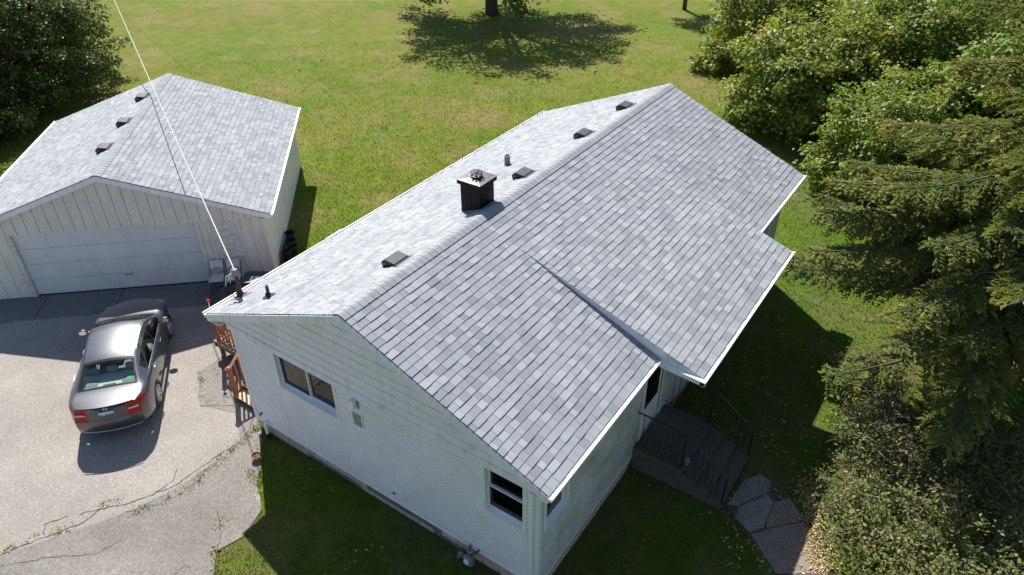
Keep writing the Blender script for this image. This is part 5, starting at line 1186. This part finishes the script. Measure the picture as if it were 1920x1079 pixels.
# ---------------------------------------------------------------- the spruce
def spruce(base, label):
    b = Vector(base); e = empty('spruce_tree', b, 0, label, 'tree'); HT = 17.0
    t = MB(); t.tube([(0, 0, -0.2), (0, 0, 0.6), (0.03, 0, 5), (0, 0, 11), (0, 0, HT)], [0.42, 0.34, 0.27, 0.15, 0.02], 12); t.build('trunk', MAT['bark'], e, True)
    lm = MB(); tw_p, tw_d, tw_l, tw_t = [], [], [], []
    zz = 1.9; ga = 2.39996; i = 0
    while zz < 12.5:
        az = i * ga + random.uniform(-0.3, 0.3); i += 1
        L_ = 5.05 * (1 - max(0, zz - 2.5) / 17.0) * random.uniform(0.75, 1.12); sparse = zz < 3.0
        if sparse: L_ *= random.uniform(0.5, 0.95)
        h = np.array([math.cos(az), math.sin(az), 0]); s_ = np.array([-h[1], h[0], 0]); pts = []
        rise = random.uniform(-0.02, 0.16)
        for k_ in range(9):
            t_ = k_ / 8; pts.append(h * (L_ * t_) + s_ * 0.12 * math.sin(t_ * 3 + i) + np.array([0, 0, zz + L_ * (rise * t_ - 0.30 * t_ * t_ + 0.16 * t_ ** 4)]))
        r0 = 0.045 * (L_ / 4.5) + 0.012
        lm.tube([Vector(p) for p in pts], [r0 * (1 - 0.85 * k_ / 8) for k_ in range(9)], 5)
        nb = int(L_ * (15 if not sparse else 5)); ltone = random.gauss(0.43, 0.09)
        for q in range(nb):
            t_ = 0.22 + 0.78 * (q + random.random()) / nb; f_ = t_ * 8; k0 = min(int(f_), 7); o_ = pts[k0] + (pts[k0 + 1] - pts[k0]) * (f_ - k0)
            sd = 1 if q % 2 else -1; an = random.uniform(0.6, 1.15); bl = (0.28 + 0.85 * (1 - t_) ** 0.8) * random.uniform(0.7, 1.2) * min(1, L_ / 2.5)
            d_ = h * math.cos(an) + s_ * sd * math.sin(an); droop = random.uniform(0.2, 0.75)
            bp_ = [o_ + d_ * bl * u_ + np.array([0, 0, -droop * bl * u_ * u_]) for u_ in (0, 0.5, 1)]
            lm.tube([Vector(p) for p in bp_], [0.008, 0.005, 0.003], 3, cap=False)
            nt = max(6, int(bl / 0.019)); btone = ltone + random.gauss(0, 0.1)
            for g_ in range(nt):
                u_ = (g_ + random.random()) / nt; p = o_ + d_ * bl * u_ + np.array([0, 0, -droop * bl * u_ * u_])
                ss = 1 if g_ % 2 else -1; lat = np.array([-d_[1], d_[0], 0]) * ss
                dd = d_ * 0.75 + lat * random.uniform(0.2, 1.0) + np.array([0, 0, random.uniform(-0.8, 0.25)])
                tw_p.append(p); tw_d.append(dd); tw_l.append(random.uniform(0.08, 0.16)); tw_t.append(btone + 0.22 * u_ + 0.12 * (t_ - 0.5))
        zz += random.uniform(0.032, 0.075) * (1 if zz < 6.5 else 3.0) if not sparse else random.uniform(0.2, 0.34)
    lm.build('limbs', MAT['bark'], e, True)
    dl = MB()
    for k_ in range(85):                                    # bare dead limbs low on the trunk
        az = random.uniform(0, 6.28); z0 = random.uniform(1.2, 6.0); L_ = random.uniform(1.0, 3.0); h = Vector((math.cos(az), math.sin(az), 0)); s_ = Vector((-h.y, h.x, 0)); P_ = [h * (L_ * u_) + s_ * (0.15 * math.sin(u_ * 4 + k_)) + Vector((0, 0, z0 - 0.12 * L_ * u_ + 0.1 * math.sin(u_ * 5 + k_))) for u_ in np.linspace(0, 1, 7)]
        dl.tube(P_, [0.024 * (1 - 0.8 * u_) for u_ in np.linspace(0, 1, 7)], 5)
        for q in range(6):
            j = random.randint(2, 6); dd = (h * 0.6 + s_ * random.choice((-1, 1)) * random.uniform(0.4, 1) + Vector((0, 0, random.uniform(-0.5, 0.2)))) * random.uniform(0.3, 0.9); dl.tube([P_[j], P_[j] + dd * 0.5 + Vector((0, 0, 0.04)), P_[j] + dd], [0.009, 0.006, 0.003], 4, cap=False)
    dl.build('dead_limbs', MAT['deadwood'], e, True)
    p = np.array(tw_p); d = unit(np.array(tw_d)); l_ = np.array(tw_l)[:, None]; n = len(p); w_ = 0.022
    a1 = unit(np.cross(d, np.array([0, 0, 1.0]) + rng.normal(0, 0.25, (n, 3)))); a2 = np.cross(d, a1); ch = []
    for a in (a1 * 1.25, a2 * 0.8):
        V_ = np.stack([p, p + d * l_ * 0.45 + a * w_, p + d * l_, p + d * l_ * 0.45 - a * w_], 1).reshape(-1, 3); ch.append((V_, np.arange(n * 4).reshape(n, 4), np.clip(np.array(tw_t) + rng.normal(0, 0.12, n), 0, 1)))
    V_, F_, T_ = join(ch); link('crown', fast_mesh('crown', V_, F_, T_), MAT['needle'], e); return e
spruce((10.15, -9.75, 0), 'big spruce with drooping yellow-green sprays and bare lower limbs')

# ---------------------------------------------------------------- scrubby shrubs in the near right corner
def shrub(label, base, blobs, tone0, twig_n=80, dens=15, n_per=17, ln=0.085):
    b = Vector(base); e = empty('shrub', b, 0, label, 'shrub', 'straggly shrubs in the near right corner'); bz = np.array(base); ch = []; st_ = MB(); tw = MB()
    for bl in blobs:
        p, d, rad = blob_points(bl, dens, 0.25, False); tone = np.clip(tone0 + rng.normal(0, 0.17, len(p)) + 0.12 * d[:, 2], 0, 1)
        ch.append(leaves(p - bz, d, n_per, 0.13, ln, 0.55, tone, 0.8)); c = Vector(bl[:3]) - b; g_ = Vector((c.x * 0.8, c.y * 0.8, 0))
        for k_ in range(7):
            q = Vector(p[rng.integers(len(p))] - bz); st_ = MB(); st_.tube([g_ + Vector((random.uniform(-.12, .12), random.uniform(-.12, .12), -0.05)), g_.lerp(q, 0.45) + Vector((0, 0, 0.15)), q], [0.022, 0.014, 0.005], 5); st_.build('stem', MAT['twig'], e, True)
        for k_ in range(twig_n):
            i = rng.integers(len(p)); q = Vector(p[i] - bz); dd = Vector(d[i]) * random.uniform(0.1, 0.4) + Vector(rng.normal(0, 0.18, 3)) + Vector((0, 0, 0.08))
            o_ = q - dd * 0.6; tw.tube([o_, o_ + dd * 0.6 + Vector(rng.normal(0, 0.03, 3)), o_ + dd * 1.2], [0.006, 0.0045, 0.002], 3, cap=False)
            if k_ % 3 == 0:
                d2 = Vector(rng.normal(0, 0.14, 3)); tw.tube([o_ + dd * 0.7, o_ + dd * 0.7 + d2], [0.004, 0.002], 3, cap=False)
    tag(tw.build('bare_twigs', MAT['deadwood'], e), kind='stuff'); V_, F_, T_ = join(ch); link('foliage', fast_mesh('foliage', V_, F_, T_), MAT['leaf_olive'], e)
shrub('straggly olive shrub beside the end of the front walk', (4.9, -8.9, 0), [(4.9, -8.7, 0.7, 1.15, 1.0, 0.95), (5.6, -8.1, 0.5, 0.8, 0.75, 0.65), (4.1, -9.4, 0.9, 1.0, 0.9, 1.0), (5.6, -9.3, 0.9, 0.9, 0.9, 0.9)], 0.5)
shrub('twiggy shrub at the bottom right corner of the picture', (3.4, -10.3, 0), [(3.4, -10.2, 1.0, 1.1, 1.0, 1.0), (2.7, -9.4, 0.8, 0.9, 0.8, 0.9), (4.3, -10.8, 1.1, 1.0, 1.0, 1.0)], 0.47)
shrub('low shrub with bare grey twigs between the house shadow and the spruce', (7.6, -8.0, 0), [(7.5, -7.8, 0.45, 1.1, 0.8, 0.6), (8.6, -8.2, 0.5, 0.9, 0.8, 0.65), (6.7, -8.4, 0.6, 0.9, 0.9, 0.75)], 0.46, 190, 11)
shrub('greener shrub at the foot of the spruce', (7.2, -10.2, 0), [(7.2, -10.0, 0.9, 1.2, 1.1, 1.0), (8.3, -10.9, 0.8, 1.1, 1.0, 0.9), (6.2, -10.9, 1.0, 1.1, 1.0, 1.0), (8.2, -9.6, 0.5, 0.8, 0.7, 0.6)], 0.44, 110)
shrub('small spreading shrub on the sunlit grass in front of the spruce', (10.2, -7.7, 0), [(10.2, -7.6, 0.3, 0.9, 0.7, 0.42), (9.4, -7.3, 0.22, 0.7, 0.6, 0.32)], 0.4, 120, 9)

# ---------------------------------------------------------------- grass, weeds, fallen leaves
def inside(px, py, poly):
    r_ = np.zeros(len(px), bool); n = len(poly); j = n - 1
    for i in range(n):
        xi, yi = poly[i]; xj, yj = poly[j]
        with np.errstate(divide='ignore', invalid='ignore'): c = ((yi > py) != (yj > py)) & (px < (xj - xi) * (py - yi) / (yj - yi) + xi)
        r_ ^= c; j = i
    return r_
KEEP_OUT = [drive, strip, [(WO, -WY), (HL - WO, -WY), (HL - WO, WY), (WO, WY)], [gar(-1.0, -4.3), gar(GL - 0.1, -3.98), gar(GL - 0.1, 3.98), gar(-1.0, 4.25)], [(SX0, -5.92), (SX1, -5.92), (SX1, -3.8), (SX0, -3.8)]] + [[P(*p) for p in q] for q in ([(1362, 948), (1395, 905), (1440, 900), (1505, 975), (1548, 1075), (1620, 1210), (1500, 1215), (1383, 975)],)]
def grass():
    n = 980000; d = np.exp(rng.uniform(math.log(6.0), math.log(70), n)); an = CAM_YAW + rng.uniform(-1.0, 0.95, n)
    x = CAM_POS[0] + d * np.cos(an); y = CAM_POS[1] + d * np.sin(an); ok = np.ones(n, bool)
    for q in KEEP_OUT: ok &= ~inside(x, y, q)
    ok &= rng.uniform(0, 1, n) > np.clip((d - 20) / 24, 0, 1)          # blades thin out where they can no longer be told apart
    x, y, d = x[ok], y[ok], d[ok]; n = len(x); far = np.clip((np.hypot(x - 4, y - 4) - 17) / 12, 0, 1)
    z = far * (0.10 * np.sin(x * 0.21 + 1.0) * np.cos(y * 0.17) + 0.05 * np.sin(x * 0.53 + y * 0.41)) - 0.012
    h = np.clip(0.052 * (d / 14) ** 0.6, 0.045, 0.095) * rng.uniform(0.5, 1.35, n); a = rng.uniform(0, 6.283, n); w_ = h * rng.uniform(0.12, 0.22, n); lean = rng.uniform(0.25, 1.1, n)
    b = np.stack([x, y, z], 1); s_ = np.stack([-np.sin(a), np.cos(a), np.zeros(n)], 1) * w_[:, None]; tip = b + np.stack([np.cos(a) * lean * h, np.sin(a) * lean * h, h], 1)
    V_ = np.stack([b - s_, b + s_, tip], 1).reshape(-1, 3); F_ = np.arange(n * 3).reshape(n, 3)
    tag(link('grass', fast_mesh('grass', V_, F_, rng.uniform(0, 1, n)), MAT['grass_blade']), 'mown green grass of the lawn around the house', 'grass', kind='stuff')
grass()
def scatter(name, label, cat, spots, mat, ln, n_per, spread, z=0.03, flat=0.3, tone=0.5):
    C_ = np.array([(p[0], p[1], z) for p in spots]); o_ = np.tile([0, 0, 1.0], (len(C_), 1)); v, f, t = leaves(C_, o_, n_per, spread, ln, 0.6, np.clip(tone + rng.normal(0, 0.2, len(C_)), 0, 1), flat)
    v[:, 2] = np.maximum(v[:, 2], 0.02); return tag(link(name, fast_mesh(name, v, f, t), MAT[mat]), label, cat, kind='stuff')
sp = []
for a, b, n in (((0, 1036), (70, 1006), 12), ((100, 1000), (165, 985), 10), ((175, 948), (225, 938), 8), ((240, 962), (300, 945), 10), ((300, 945), (340, 925), 8), ((355, 915), (378, 898), 9), ((375, 895), (452, 830), 26), ((452, 832), (486, 800), 24), ((373, 690), (380, 760), 12), ((380, 762), (435, 745), 6), ((405, 690), (408, 710), 4), ((470, 880), (488, 930), 26), ((482, 800), (490, 860), 10), ((405, 960), (415, 990), 5), ((408, 1030), (412, 1079), 14), ((0, 560), (12, 600), 10)):
    for k_ in range(max(2, int(n * 0.6))):
        t_ = random.random(); p = P(a[0] + (b[0] - a[0]) * t_, a[1] + (b[1] - a[1]) * t_); sp.append((p[0] + random.gauss(0, 0.04), p[1] + random.gauss(0, 0.04)))
scatter('weeds', 'low green and straw weeds growing along the driveway cracks', 'weeds', sp, 'weed', 0.04, 11, 0.05, tone=0.75)
sp = []
for k_ in range(260):
    t_ = random.random(); p = P(1510 + 35 * t_ + random.gauss(0, 12), 900 + 175 * t_); sp.append(p)
for k_ in range(110): sp.append(P(random.uniform(1360, 1560), random.uniform(900, 1079)))
for k_ in range(120): sp.append((random.uniform(5.8, 11), random.uniform(-7.2, -4.2)))
for k_ in range(50): sp.append((random.uniform(-2, 4), random.uniform(-6.5, 2.2)))
scatter('fallen_leaves', 'dry tan leaves scattered beside the front walk', 'leaves', [q for q in sp if not (WO - .1 < q[0] < HL and -WY - .1 < q[1] < WY)], 'fallen', 0.06, 4, 0.10, 0.045, 0.05, 0.55)
# fallen sticks beside the left trees
bs = empty('fallen_branch', at(165, 62), 0, 'bare fallen branch on the grass beside the left trees', 'branch'); m = MB()
q0 = at(140, 50); 
for (a, b) in (((140, 56), (182, 82)), ((158, 68), (181, 73)), ((150, 58), (176, 60)), ((160, 66), (170, 86))):
    A_, B_ = at(*a) - bs.location, at(*b) - bs.location; m.tube([A_ + Vector((0, 0, 0.08)), A_.lerp(B_, 0.5) + Vector((0.05, 0, 0.18)), B_ + Vector((0, 0, 0.05))], [0.05, 0.035, 0.012], 5)
m.build('stick', MAT['twig'], bs, True)
